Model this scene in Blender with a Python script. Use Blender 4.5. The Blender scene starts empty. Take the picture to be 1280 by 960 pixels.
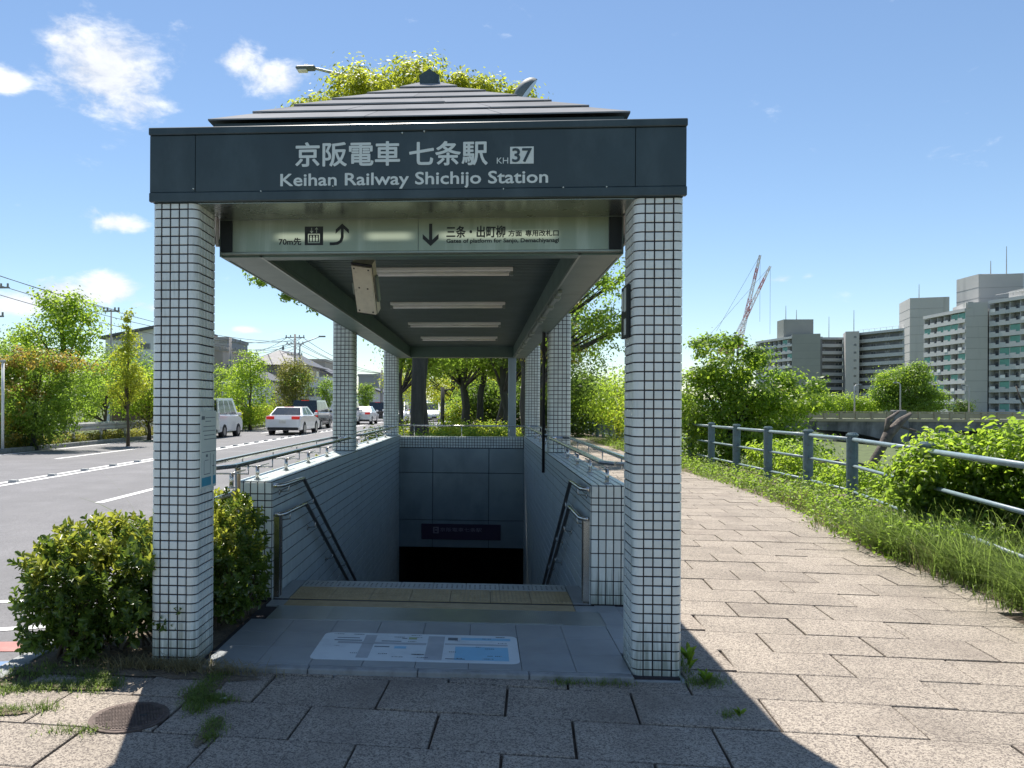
import bpy, math, random
import numpy as np
from mathutils import Vector, Matrix

# ------------------------------------------------------------------ camera, world, sun, exposure
SC = bpy.context.scene
COL = SC.collection
R = math.radians

cam_d = bpy.data.cameras.new('camera')
cam = bpy.data.objects.new('camera', cam_d)
COL.objects.link(cam)
cam_d.sensor_width = 36.0
cam_d.lens = 27.0
cam_d.shift_x = 0.0767
cam_d.shift_y = 0.0209
cam_d.clip_start = 0.05
cam_d.clip_end = 6000
YAW, ROLL = 0.063, 0.005
_f = Vector((-math.sin(YAW), math.cos(YAW), 0))
_r = Vector((math.cos(YAW), math.sin(YAW), 0))
_u = Vector((0, 0, 1))
_c, _s = math.cos(ROLL), math.sin(ROLL)
cr = _r * _c + _u * _s
cu = _u * _c - _r * _s
m = Matrix((cr, cu, -_f)).transposed().to_4x4()
m.translation = Vector((1.84, -4.19, 1.463))
cam.matrix_world = m
SC.camera = cam

SUN_DIR = Vector((-0.135, 0.45, 1.0)).normalized()      # towards the sun
sun_el = math.asin(SUN_DIR.z)
sun_rot = math.atan2(SUN_DIR.x, SUN_DIR.y)
world = bpy.data.worlds.new('World')
SC.world = world
world.use_nodes = True
wn, wl = world.node_tree.nodes, world.node_tree.links
wn.clear()


def N(nodes, typ, **kw):
    n = nodes.new(typ)
    for k, v in kw.items():
        if k.startswith('i_'):
            key = k[2:]
            key = int(key) if key.isdigit() else key.replace('_', ' ')
            n.inputs[key].default_value = v
        else:
            setattr(n, k, v)
    return n


def build_world():
    out = N(wn, 'ShaderNodeOutputWorld')
    bg = N(wn, 'ShaderNodeBackground')
    bg.inputs['Strength'].default_value = 0.08
    sky = N(wn, 'ShaderNodeTexSky')
    sky.sky_type = 'NISHITA'
    sky.sun_disc = False
    sky.sun_elevation = sun_el
    sky.sun_rotation = sun_rot
    sky.air_density = 1.0
    sky.dust_density = 0.1
    sky.ozone_density = 3.5
    geo = N(wn, 'ShaderNodeTexCoord')
    # wispy cumulus: fractal noise on the direction, kept only where real clouds stood
    mp = N(wn, 'ShaderNodeMapping')
    mp.inputs['Scale'].default_value = (1, 1, 1.9)
    wl.new(geo.outputs['Generated'], mp.inputs['Vector'])
    nz = N(wn, 'ShaderNodeTexNoise', i_Scale=15.0, i_Detail=12.0, i_Roughness=0.62, i_Distortion=0.25)
    wl.new(mp.outputs[0], nz.inputs['Vector'])
    nz2 = N(wn, 'ShaderNodeTexNoise', i_Scale=46.0, i_Detail=8.0, i_Roughness=0.6)
    wl.new(mp.outputs[0], nz2.inputs['Vector'])
    # direction, size across, size up, strength
    blobs = [((-.422, .83, .372), .072, .058, 1.0), ((-.445, .815, .395), .040, .038, .85), ((-.395, .845, .340), .055, .036, .8),
             ((-.405, .86, .315), .030, .020, .55),
             ((-.508, .789, .345), .028, .018, .85), ((-.280, .876, .400), .036, .030, .78), ((-.245, .89, .383), .052, .030, .80),
             ((-.336, .844, .418), .022, .034, .4),
             ((-.425, .878, .212), .040, .014, .85), ((-.455, .865, .222), .022, .010, .6), ((-.49, .862, .128), .055, .022, 1.0),
             ((-.445, .885, .135), .045, .024, 1.0),
             ((-.52, .845, .115), .060, .020, .9), ((-.40, .91, .118), .050, .010, .7), ((-.299, .95, .094), .024, .006, .9), ((-.26, .96, .09), .014, .005, .5),
             ((.348, .925, .151), .026, .009, .62), ((.375, .917, .152), .015, .006, .5)]
    # the rest of the sky, behind the viewer, carries the same scattered clouds
    rnd = random.Random(4)
    for k in range(26):
        a = rnd.uniform(R(60), R(300)) + math.pi / 2
        e = rnd.uniform(.08, .9)
        blobs.append(((math.cos(a) * math.cos(e), math.sin(a) * math.cos(e), math.sin(e)), rnd.uniform(.05, .12), rnd.uniform(.03, .06), .9))
    acc = None
    for d, sx, sz, st in blobs:
        d = Vector(d).normalized()
        side = Vector((d.y, -d.x, 0)).normalized()
        up = side.cross(d)
        if up.z < 0:
            up = -up
        d1 = N(wn, 'ShaderNodeVectorMath', operation='DOT_PRODUCT')
        d1.inputs[1].default_value = side / sx
        d2 = N(wn, 'ShaderNodeVectorMath', operation='DOT_PRODUCT')
        d2.inputs[1].default_value = up / sz
        d3 = N(wn, 'ShaderNodeVectorMath', operation='DOT_PRODUCT')
        d3.inputs[1].default_value = d
        for q in (d1, d2, d3):
            wl.new(geo.outputs['Generated'], q.inputs[0])
        cb = N(wn, 'ShaderNodeCombineXYZ')
        wl.new(d1.outputs['Value'], cb.inputs[0])
        wl.new(d2.outputs['Value'], cb.inputs[1])
        ln = N(wn, 'ShaderNodeVectorMath', operation='LENGTH')
        wl.new(cb.outputs[0], ln.inputs[0])
        mr = N(wn, 'ShaderNodeMapRange', interpolation_type='SMOOTHSTEP')
        mr.inputs['From Min'].default_value = 1.7
        mr.inputs['From Max'].default_value = 0.0
        mr.inputs['To Max'].default_value = st
        wl.new(ln.outputs['Value'], mr.inputs['Value'])
        gt = N(wn, 'ShaderNodeMath', operation='GREATER_THAN')
        gt.inputs[1].default_value = 0
        wl.new(d3.outputs['Value'], gt.inputs[0])
        mu = N(wn, 'ShaderNodeMath', operation='MULTIPLY')
        wl.new(mr.outputs[0], mu.inputs[0])
        wl.new(gt.outputs[0], mu.inputs[1])
        if acc is None:
            acc = mu.outputs[0]
        else:
            mx = N(wn, 'ShaderNodeMath', operation='SMOOTH_MAX')
            mx.inputs[2].default_value = .2
            wl.new(acc, mx.inputs[0])
            wl.new(mu.outputs[0], mx.inputs[1])
            acc = mx.outputs[0]
    # cover = mask*.62 + noise - .62
    a1 = N(wn, 'ShaderNodeMath', operation='MULTIPLY_ADD')
    a1.inputs[1].default_value = 0.62
    a1.inputs[2].default_value = -0.845
    wl.new(acc, a1.inputs[0])
    a2 = N(wn, 'ShaderNodeMath', operation='MULTIPLY_ADD')
    a2.inputs[1].default_value = 1.0
    wl.new(nz.outputs['Fac'], a2.inputs[0])
    wl.new(a1.outputs[0], a2.inputs[2])
    a3 = N(wn, 'ShaderNodeMath', operation='MULTIPLY_ADD')
    a3.inputs[1].default_value = 0.22
    wl.new(nz2.outputs['Fac'], a3.inputs[0])
    wl.new(a2.outputs[0], a3.inputs[2])
    cov = N(wn, 'ShaderNodeMapRange', interpolation_type='SMOOTHSTEP')
    cov.inputs['From Min'].default_value = 0.0
    cov.inputs['From Max'].default_value = 0.34
    cov.inputs['To Max'].default_value = 0.93
    wl.new(a3.outputs[0], cov.inputs['Value'])
    # cloud colour
    cc = N(wn, 'ShaderNodeMapRange')
    cc.inputs['From Min'].default_value = 0.3
    cc.inputs['From Max'].default_value = 0.7
    cc.inputs['To Min'].default_value = 6.2
    cc.inputs['To Max'].default_value = 9.6
    wl.new(nz.outputs['Fac'], cc.inputs['Value'])
    ccol = N(wn, 'ShaderNodeVectorMath', operation='SCALE')
    ccol.inputs[0].default_value = (.97, 1.0, 1.06)
    wl.new(cc.outputs[0], ccol.inputs['Scale'])
    hs = N(wn, 'ShaderNodeHueSaturation')
    hs.inputs['Saturation'].default_value = SKY_SAT
    hs.inputs['Value'].default_value = SKY_VAL
    wl.new(sky.outputs[0], hs.inputs['Color'])
    tint = N(wn, 'ShaderNodeVectorMath', operation='MULTIPLY')
    tint.inputs[1].default_value = SKY_TINT
    wl.new(hs.outputs[0], tint.inputs[0])
    mix = N(wn, 'ShaderNodeMix', data_type='RGBA')
    wl.new(cov.outputs[0], mix.inputs['Factor'])
    wl.new(tint.outputs[0], mix.inputs['A'])
    wl.new(ccol.outputs[0], mix.inputs['B'])
    wl.new(mix.outputs['Result'], bg.inputs['Color'])
    wl.new(bg.outputs[0], out.inputs[0])


SKY_SAT, SKY_VAL = 1.0, 1.0
SKY_TINT = (1.20, 1.20, 1.17)
build_world()

sun_d = bpy.data.lights.new('sun', 'SUN')
sun_d.energy = 5.0
sun_d.angle = R(0.55)
sun_d.color = (1.0, 0.94, 0.86)
sun = bpy.data.objects.new('sun', sun_d)
sun.rotation_euler = SUN_DIR.to_track_quat('Z', 'Y').to_euler()
sun.location = (0, 0, 40)
COL.objects.link(sun)

SC.view_settings.view_transform = 'Standard'
SC.view_settings.look = 'None'
SC.view_settings.exposure = 0.70
SC.view_settings.gamma = 1.0
SC.render.film_transparent = False
SC.cycles.max_bounces = 8
SC.cycles.diffuse_bounces = 4
SC.cycles.glossy_bounces = 3
SC.cycles.transmission_bounces = 4
SC.cycles.transparent_max_bounces = 6
SC.cycles.use_denoising = True

# ------------------------------------------------------------------ materials
MATS = {}


def mat(name, col, rough=.7, metal=0., var=.12, scale=6., bump=0., bscale=60., spec=.5, rnd=0., col2=None, stretch=None, speck=None, dirt=None, island=0., emit=None, coat=0., foot=None):
    """procedural material: colour mottled by world-space noise, optional speckle, streaks, per-object tint"""
    if name in MATS:
        return MATS[name]
    M = bpy.data.materials.new(name)
    M.use_nodes = True
    nt = M.node_tree
    n, l = nt.nodes, nt.links
    b = n['Principled BSDF']
    b.inputs['Roughness'].default_value = rough
    b.inputs['Metallic'].default_value = metal
    b.inputs['Specular IOR Level'].default_value = spec
    if coat:
        b.inputs['Coat Weight'].default_value = coat
        b.inputs['Coat Roughness'].default_value = .06
    geo = N(n, 'ShaderNodeNewGeometry')
    mp = N(n, 'ShaderNodeMapping')
    if stretch:
        mp.inputs['Scale'].default_value = stretch
    l.new(geo.outputs['Position'], mp.inputs['Vector'])
    nz = N(n, 'ShaderNodeTexNoise', i_Scale=scale, i_Detail=6.0, i_Roughness=.6)
    l.new(mp.outputs[0], nz.inputs['Vector'])
    c2 = col2 if col2 else tuple(x * (1 - var) for x in col)
    c1 = col if col2 else tuple(min(1, x * (1 + var)) for x in col)
    ramp = N(n, 'ShaderNodeMapRange')
    ramp.inputs['From Min'].default_value = .32
    ramp.inputs['From Max'].default_value = .68
    l.new(nz.outputs['Fac'], ramp.inputs['Value'])
    mix = N(n, 'ShaderNodeMix', data_type='RGBA')
    mix.inputs['A'].default_value = (*c1, 1)
    mix.inputs['B'].default_value = (*c2, 1)
    l.new(ramp.outputs[0], mix.inputs['Factor'])
    cur = mix.outputs['Result']
    if speck:   # (scale, dark colour, light colour, amount)
        ssc, cd, cl, am = speck
        vv_ = N(n, 'ShaderNodeTexVoronoi', i_Scale=ssc)
        l.new(geo.outputs['Position'], vv_.inputs['Vector'])
        v2_ = N(n, 'ShaderNodeTexVoronoi', i_Scale=ssc * 2.1)
        l.new(geo.outputs['Position'], v2_.inputs['Vector'])
        sp_ = N(n, 'ShaderNodeSeparateColor')
        l.new(vv_.outputs['Color'], sp_.inputs[0])
        sp2 = N(n, 'ShaderNodeSeparateColor')
        l.new(v2_.outputs['Color'], sp2.inputs[0])
        vo = N(n, 'ShaderNodeMath', operation='MULTIPLY_ADD')
        vo.inputs[1].default_value = .45
        l.new(sp2.outputs[1], vo.inputs[0])
        hf = N(n, 'ShaderNodeMath', operation='MULTIPLY')
        hf.inputs[1].default_value = .55
        l.new(sp_.outputs[0], hf.inputs[0])
        l.new(hf.outputs[0], vo.inputs[2])
        r1 = N(n, 'ShaderNodeValToRGB')
        e = r1.color_ramp.elements
        e[0].position = .25
        e[0].color = (*cd, 1)
        e[1].position = .62
        e[1].color = (*cl, 1)
        l.new(vo.outputs[0], r1.inputs[0])
        mx = N(n, 'ShaderNodeMix', data_type='RGBA', blend_type='MULTIPLY')
        mx.inputs['Factor'].default_value = am
        l.new(cur, mx.inputs['A'])
        l.new(r1.outputs[0], mx.inputs['B'])
        cur = mx.outputs['Result']
    if dirt:    # (scale vec, colour, lo, hi)
        dsc, dc, lo, hi = dirt
        mp2 = N(n, 'ShaderNodeMapping')
        mp2.inputs['Scale'].default_value = dsc
        l.new(geo.outputs['Position'], mp2.inputs['Vector'])
        dn = N(n, 'ShaderNodeTexNoise', i_Scale=1.0, i_Detail=7.0, i_Roughness=.65)
        l.new(mp2.outputs[0], dn.inputs['Vector'])
        dr = N(n, 'ShaderNodeMapRange')
        dr.inputs['From Min'].default_value = lo
        dr.inputs['From Max'].default_value = hi
        l.new(dn.outputs['Fac'], dr.inputs['Value'])
        mx = N(n, 'ShaderNodeMix', data_type='RGBA')
        mx.inputs['B'].default_value = (*dc, 1)
        l.new(dr.outputs[0], mx.inputs['Factor'])
        l.new(cur, mx.inputs['A'])
        cur = mx.outputs['Result']
    if foot:    # rain splash streaks rising from the ground
        mp3 = N(n, 'ShaderNodeMapping')
        mp3.inputs['Scale'].default_value = (75, 75, 3)
        l.new(geo.outputs['Position'], mp3.inputs['Vector'])
        fn_ = N(n, 'ShaderNodeTexNoise', i_Scale=1.0, i_Detail=3.0)
        l.new(mp3.outputs[0], fn_.inputs['Vector'])
        sx = N(n, 'ShaderNodeSeparateXYZ')
        l.new(geo.outputs['Position'], sx.inputs[0])
        fr_ = N(n, 'ShaderNodeMapRange')
        fr_.inputs['From Min'].default_value = .42
        fr_.inputs['From Max'].default_value = .0
        fr_.inputs['To Max'].default_value = .62
        l.new(sx.outputs[2], fr_.inputs['Value'])
        fa = N(n, 'ShaderNodeMath', operation='ADD')
        l.new(fr_.outputs[0], fa.inputs[0])
        l.new(fn_.outputs['Fac'], fa.inputs[1])
        fm_ = N(n, 'ShaderNodeMapRange')
        fm_.inputs['From Min'].default_value = .72
        fm_.inputs['From Max'].default_value = 1.1
        fm_.inputs['To Max'].default_value = .8
        l.new(fa.outputs[0], fm_.inputs['Value'])
        mx = N(n, 'ShaderNodeMix', data_type='RGBA')
        mx.inputs['B'].default_value = (*foot, 1)
        l.new(fm_.outputs[0], mx.inputs['Factor'])
        l.new(cur, mx.inputs['A'])
        cur = mx.outputs['Result']
    if rnd or island:
        hs = N(n, 'ShaderNodeHueSaturation')
        if rnd:
            oi = N(n, 'ShaderNodeObjectInfo')
            src = oi.outputs['Random']
            amt = rnd
        else:
            src = geo.outputs['Random Per Island']
            amt = island
        mr = N(n, 'ShaderNodeMapRange')
        mr.inputs['To Min'].default_value = 1 - amt
        mr.inputs['To Max'].default_value = 1 + amt
        l.new(src, mr.inputs['Value'])
        l.new(mr.outputs[0], hs.inputs['Value'])
        l.new(cur, hs.inputs['Color'])
        cur = hs.outputs[0]
    l.new(cur, b.inputs['Base Color'])
    # roughness variation
    rr = N(n, 'ShaderNodeMapRange')
    rr.inputs['To Min'].default_value = max(0, rough - .06)
    rr.inputs['To Max'].default_value = min(1, rough + .08)
    l.new(nz.outputs['Fac'], rr.inputs['Value'])
    l.new(rr.outputs[0], b.inputs['Roughness'])
    if bump:
        bn = N(n, 'ShaderNodeTexNoise', i_Scale=bscale, i_Detail=4.0)
        l.new(geo.outputs['Position'], bn.inputs['Vector'])
        bp = N(n, 'ShaderNodeBump')
        bp.inputs['Strength'].default_value = bump
        bp.inputs['Distance'].default_value = .01
        l.new(bn.outputs['Fac'], bp.inputs['Height'])
        l.new(bp.outputs[0], b.inputs['Normal'])
    if emit:
        b.inputs['Emission Color'].default_value = (*emit[0], 1)
        b.inputs['Emission Strength'].default_value = emit[1]
    MATS[name] = M
    return M


def leafmat(name, c_a, c_b, trans, tw=.45, rough=.45, hue=.0):
    if name in MATS:
        return MATS[name]
    M = bpy.data.materials.new(name)
    M.use_nodes = True
    n, l = M.node_tree.nodes, M.node_tree.links
    b = n['Principled BSDF']
    out = n['Material Output']
    geo = N(n, 'ShaderNodeNewGeometry')
    nz = N(n, 'ShaderNodeTexNoise', i_Scale=1.6, i_Detail=2.0)
    l.new(geo.outputs['Position'], nz.inputs['Vector'])
    add = N(n, 'ShaderNodeMath', operation='MULTIPLY_ADD')
    add.inputs[1].default_value = .55
    l.new(geo.outputs['Random Per Island'], add.inputs[0])
    m2 = N(n, 'ShaderNodeMath', operation='MULTIPLY')
    m2.inputs[1].default_value = .45
    l.new(nz.outputs['Fac'], m2.inputs[0])
    l.new(m2.outputs[0], add.inputs[2])
    mix = N(n, 'ShaderNodeMix', data_type='RGBA')
    mix.inputs['A'].default_value = (*c_a, 1)
    mix.inputs['B'].default_value = (*c_b, 1)
    l.new(add.outputs[0], mix.inputs['Factor'])
    l.new(mix.outputs['Result'], b.inputs['Base Color'])
    b.inputs['Roughness'].default_value = rough
    tr = N(n, 'ShaderNodeBsdfTranslucent')
    mt = N(n, 'ShaderNodeMix', data_type='RGBA')
    mt.inputs['A'].default_value = (*[x * .8 for x in trans], 1)
    mt.inputs['B'].default_value = (*[x * 1.2 for x in trans], 1)
    l.new(add.outputs[0], mt.inputs['Factor'])
    l.new(mt.outputs['Result'], tr.inputs[0])
    ms = N(n, 'ShaderNodeMixShader')
    ms.inputs[0].default_value = tw
    l.new(b.outputs[0], ms.inputs[1])
    l.new(tr.outputs[0], ms.inputs[2])
    l.new(ms.outputs[0], out.inputs[0])
    MATS[name] = M
    return M


m_tile = mat('tile_glaze', (.66, .715, .69), .28, var=.05, scale=9, rnd=.07, island=0, dirt=((9, 9, 1.2), (.27, .31, .275), .58, .80), spec=.5, foot=(.20, .235, .19))
m_tilef = mat('tile_glaze_field', (.64, .695, .67), .28, var=.05, scale=9, island=.07, dirt=((9, 9, 1.2), (.27, .31, .275), .58, .80), spec=.5, foot=(.20, .235, .19))
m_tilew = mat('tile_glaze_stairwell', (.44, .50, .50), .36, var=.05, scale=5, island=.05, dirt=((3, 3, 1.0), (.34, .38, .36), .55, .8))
m_grout = mat('dark_grout', (.030, .026, .030), .9, var=.2, scale=30)
m_fascia = mat('fascia_paint', (.031, .052, .058), .34, var=.12, scale=3, spec=.45, dirt=((2.4, 2.4, 1.1), (.062, .092, .10), .48, .74))
m_letter = mat('letter_film', (.62, .69, .66), .5, var=.03)
m_signdk = mat('sign_black', (.006, .010, .012), .5, var=.1)
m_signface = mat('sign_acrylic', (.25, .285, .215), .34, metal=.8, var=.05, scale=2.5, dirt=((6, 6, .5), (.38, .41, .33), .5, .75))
m_alu = mat('aluminium_panel', (.105, .165, .145), .42, metal=.15, var=.06, scale=4)
m_alud = mat('aluminium_frame', (.26, .30, .27), .35, metal=.6, var=.06, scale=8)
m_soffit = mat('polished_soffit', (.30, .34, .31), .26, metal=.9, var=.05, scale=3)
m_ceil = mat('ceiling_rib', (.095, .135, .125), .55, metal=.2, var=.08, scale=3)
m_ceild = mat('ceiling_gap', (.03, .035, .035), .8)
m_pinkedge = mat('outer_gutter', (.48, .45, .44), .5, var=.05)
m_tube = mat('lamp_white', (.82, .82, .76), .4, var=.05)
m_steel = mat('stainless', (.56, .55, .52), .24, metal=1, var=.08, scale=14)
m_steeld = mat('stainless_brown', (.46, .40, .30), .30, metal=.9, var=.12, scale=10)
m_rail = mat('rail_dark', (.10, .10, .10), .35, metal=.5, var=.15, scale=9)
m_mat = mat('threshold_steel', (.40, .44, .46), .36, metal=.85, var=.05, scale=5)
m_yellow = mat('tactile_yellow', (.40, .32, .19), .75, var=.10, scale=14, rnd=.07, dirt=((6, 6, 6), (.30, .24, .13), .5, .8))
m_nose = mat('nosing_tile', (.40, .43, .42), .6, var=.08, scale=14, rnd=.06)
m_dot = mat('nosing_dot', (.10, .11, .11), .7)
m_floor = mat('granite_floor', (.27, .29, .30), .42, var=.08, scale=4, rnd=.05, bump=.05, bscale=220, dirt=((2.6, 2.6, 2.6), (.22, .235, .24), .52, .78))
m_kerbst = mat('granite_kerb', (.27, .28, .28), .75, var=.15, scale=12, bump=.3, bscale=120, dirt=((5, 5, 5), (.12, .12, .10), .5, .75))
m_roof = mat('roof_plate', (.25, .255, .265), .95, metal=.0, var=.14, scale=3, rnd=.12, spec=.05)
m_stone = mat('paving_stone', (.375, .327, .270), .78, var=.12, scale=2.2, rnd=.09, bump=.55, bscale=170,
              speck=(135, (.17, .15, .16), (1.0, .99, .97), .85), dirt=((1.1, 1.1, 1.1), (.20, .165, .135), .54, .80))
m_stonef = mat('paving_stone_far', (.365, .315, .26), .8, var=.10, scale=2.2, island=.08, bump=.3, bscale=120,
               speck=(80, (.28, .25, .25), (1.0, .99, .97), .8), dirt=((.6, .6, .6), (.40, .34, .28), .58, .8))
m_joint = mat('joint_soil', (.095, .07, .052), .95, var=.35, scale=9, bump=.5, bscale=80)
m_dirt = mat('soil', (.16, .125, .085), .95, var=.35, scale=5, bump=.6, bscale=50, speck=(60, (.4, .4, .4), (1, 1, 1), .6))
m_asph = mat('asphalt', (.20, .197, .203), .85, var=.10, scale=1.2, bump=.35, bscale=160,
             speck=(90, (.5, .5, .5), (1.0, 1.0, 1.0), .7), dirt=((.9, .10, 1), (.15, .148, .152), .46, .72))
m_white = mat('road_paint', (.74, .74, .73), .7, var=.06, scale=8, dirt=((7, 7, 7), (.35, .34, .34), .60, .8))
m_blue = mat('blue_paint', (.16, .26, .44), .75, var=.15, scale=8, dirt=((7, 7, 7), (.13, .15, .2), .58, .8))
m_red = mat('red_paint', (.40, .19, .17), .8, var=.15, scale=8)
m_iron = mat('cast_iron', (.11, .085, .075), .6, metal=.4, var=.3, scale=30)
m_fence = mat('fence_paint', (.115, .175, .20), .5, var=.16, scale=7, dirt=((14, 14, 14), (.07, .08, .07), .56, .75))
m_fencel = mat('fence_rail_paint', (.20, .27, .30), .42, var=.14, scale=7, dirt=((14, 14, 14), (.10, .11, .10), .6, .78))
m_grassg = mat('grass_ground', (.085, .11, .035), .95, var=.35, scale=1.5, bump=.6, bscale=20)
m_bark = mat('bark', (.10, .078, .055), .9, var=.3, scale=8, bump=.8, bscale=18, stretch=(1, 1, .25))
m_barkd = mat('bark_dark', (.055, .058, .052), .9, var=.35, scale=6, bump=.8, bscale=18, stretch=(1, 1, .25))
m_deadwood = mat('dead_wood', (.13, .11, .095), .9, var=.45, scale=9, bump=.9, bscale=25)
m_conc = mat('concrete', (.33, .33, .31), .85, var=.12, scale=.25, bump=.1, bscale=4, dirt=((.3, .3, .05), (.22, .22, .21), .55, .8))
m_bconc = mat('bridge_stone', (.20, .20, .19), .9, var=.3, scale=.6, dirt=((.7, .7, .12), (.06, .065, .06), .46, .68))
m_bconcl = mat('bridge_parapet', (.36, .31, .20), .85, var=.15, scale=.8)
m_apt = mat('apartment_render', (.50, .49, .47), .85, var=.06, scale=.08, dirt=((.25, .25, .03), (.36, .36, .35), .55, .8))
m_aptl = mat('apartment_balcony', (.50, .505, .50), .8, var=.05, scale=.2, rnd=.03)
m_apttile = mat('apartment_tile', (.29, .30, .275), .7, var=.05, scale=.2)
m_aptd = mat('apartment_recess', (.20, .205, .21), .8, var=.15, scale=.5)
m_win = mat('window_glass_far', (.09, .10, .11), .15, var=.3, scale=.4, spec=.8)
m_green = mat('green_screen', (.13, .32, .26), .6, var=.1, scale=.5)
m_wall_w = mat('house_white', (.74, .74, .73), .8, var=.06, scale=.5)
m_wall_g = mat('house_grey', (.33, .33, .33), .8, var=.08, scale=.5)
m_wall_b = mat('house_beige', (.46, .40, .33), .8, var=.08, scale=.5)
m_wall_br = mat('house_brown', (.17, .11, .07), .8, var=.15, scale=.8)
m_rooft = mat('house_roof_tile', (.10, .105, .115), .6, var=.12, scale=2)
m_pole = mat('concrete_pole', (.30, .29, .28), .8, var=.08, scale=2)
m_wire = mat('cable', (.05, .05, .055), .6)
m_galv = mat('galvanised', (.42, .43, .43), .5, metal=.35, var=.10, scale=3)
m_guard = mat('guardrail_steel', (.50, .50, .48), .55, metal=.3, var=.15, scale=2, dirt=((2, 2, 2), (.32, .27, .2), .58, .8))
m_lampgrey = mat('lamp_grey', (.12, .15, .16), .6, metal=.0, var=.05)
m_carw = mat('car_white', (.76, .77, .79), .22, var=.02, coat=.8)
m_cark = mat('car_black', (.02, .021, .024), .18, var=.05, coat=.9)
m_carg = mat('car_glass', (.02, .025, .028), .06, var=.1, spec=.9)
m_tyre = mat('tyre', (.02, .02, .021), .85)
m_rim = mat('rim', (.38, .38, .39), .35, metal=.8)
m_tail = mat('tail_light', (.55, .02, .02), .2, emit=((1, .05, .03), .12))
m_head = mat('head_light', (.75, .76, .78), .1)
m_plate = mat('number_plate', (.62, .62, .58), .5)
m_craner = mat('crane_red', (.55, .22, .20), .5)
m_cranew = mat('crane_white', (.75, .72, .72), .5)
m_beige = mat('housing_beige', (.56, .52, .41), .5, var=.08, scale=14, dirt=((20, 20, 20), (.36, .33, .26), .58, .8))
m_blk = mat('black_rubber', (.018, .018, .02), .5)
m_panel = mat('back_wall_panel', (.21, .28, .33), .33, metal=.35, var=.10, scale=2.2, rnd=.05, dirt=((1.6, 1.6, .8), (.12, .17, .20), .5, .8))
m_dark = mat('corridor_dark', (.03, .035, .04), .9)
m_purple = mat('sign_purple', (.030, .018, .055), .35, var=.05)
m_dimletter = mat('letter_dim', (.22, .20, .26), .5)
m_sticker = mat('map_film', (.62, .68, .70), .45, var=.03, dirt=((7, 7, 7), (.48, .53, .55), .5, .8))
m_stblue = mat('map_blue', (.24, .50, .68), .45, var=.05)
m_stgrey = mat('map_grey', (.36, .39, .42), .45)
m_stdark = mat('map_ink', (.10, .13, .16), .5)
m_stgreen = mat('map_green', (.36, .42, .20), .5)
m_plateg = mat('plate_white', (.56, .62, .58), .45, var=.04)
m_platebl = mat('plate_blue', (.04, .26, .38), .4)
m_river = mat('river_water', (.10, .13, .11), .08, var=.2, scale=.5, bump=.2, bscale=3)
m_hill = mat('distant_hill', (.14, .20, .22), 1., var=.2, scale=.02)

L_hedge = leafmat('leaf_hedge', (.045, .09, .018), (.10, .155, .03), (.22, .32, .04), .36, .28)
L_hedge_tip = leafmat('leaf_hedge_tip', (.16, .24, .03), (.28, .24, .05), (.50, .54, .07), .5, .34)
L_bright = leafmat('leaf_bright', (.12, .19, .02), (.20, .26, .03), (.48, .66, .06), .6)
L_mid = leafmat('leaf_mid', (.08, .14, .018), (.14, .20, .03), (.36, .54, .06), .58)
L_dark = leafmat('leaf_dark', (.045, .08, .018), (.09, .125, .025), (.20, .32, .045), .5)
L_yel = leafmat('leaf_yellowgreen', (.18, .22, .02), (.27, .29, .035), (.62, .68, .06), .55)
L_orange = leafmat('leaf_orange', (.20, .19, .03), (.32, .18, .045), (.60, .46, .08), .5)
L_olive = leafmat('leaf_olive', (.13, .14, .03), (.22, .18, .04), (.42, .42, .08), .5)
L_grass = leafmat('grass_blade', (.075, .125, .025), (.16, .20, .05), (.28, .40, .08), .48, .5)
L_dry = leafmat('grass_dry', (.18, .16, .08), (.32, .27, .15), (.32, .28, .13), .35, .6)


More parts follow.
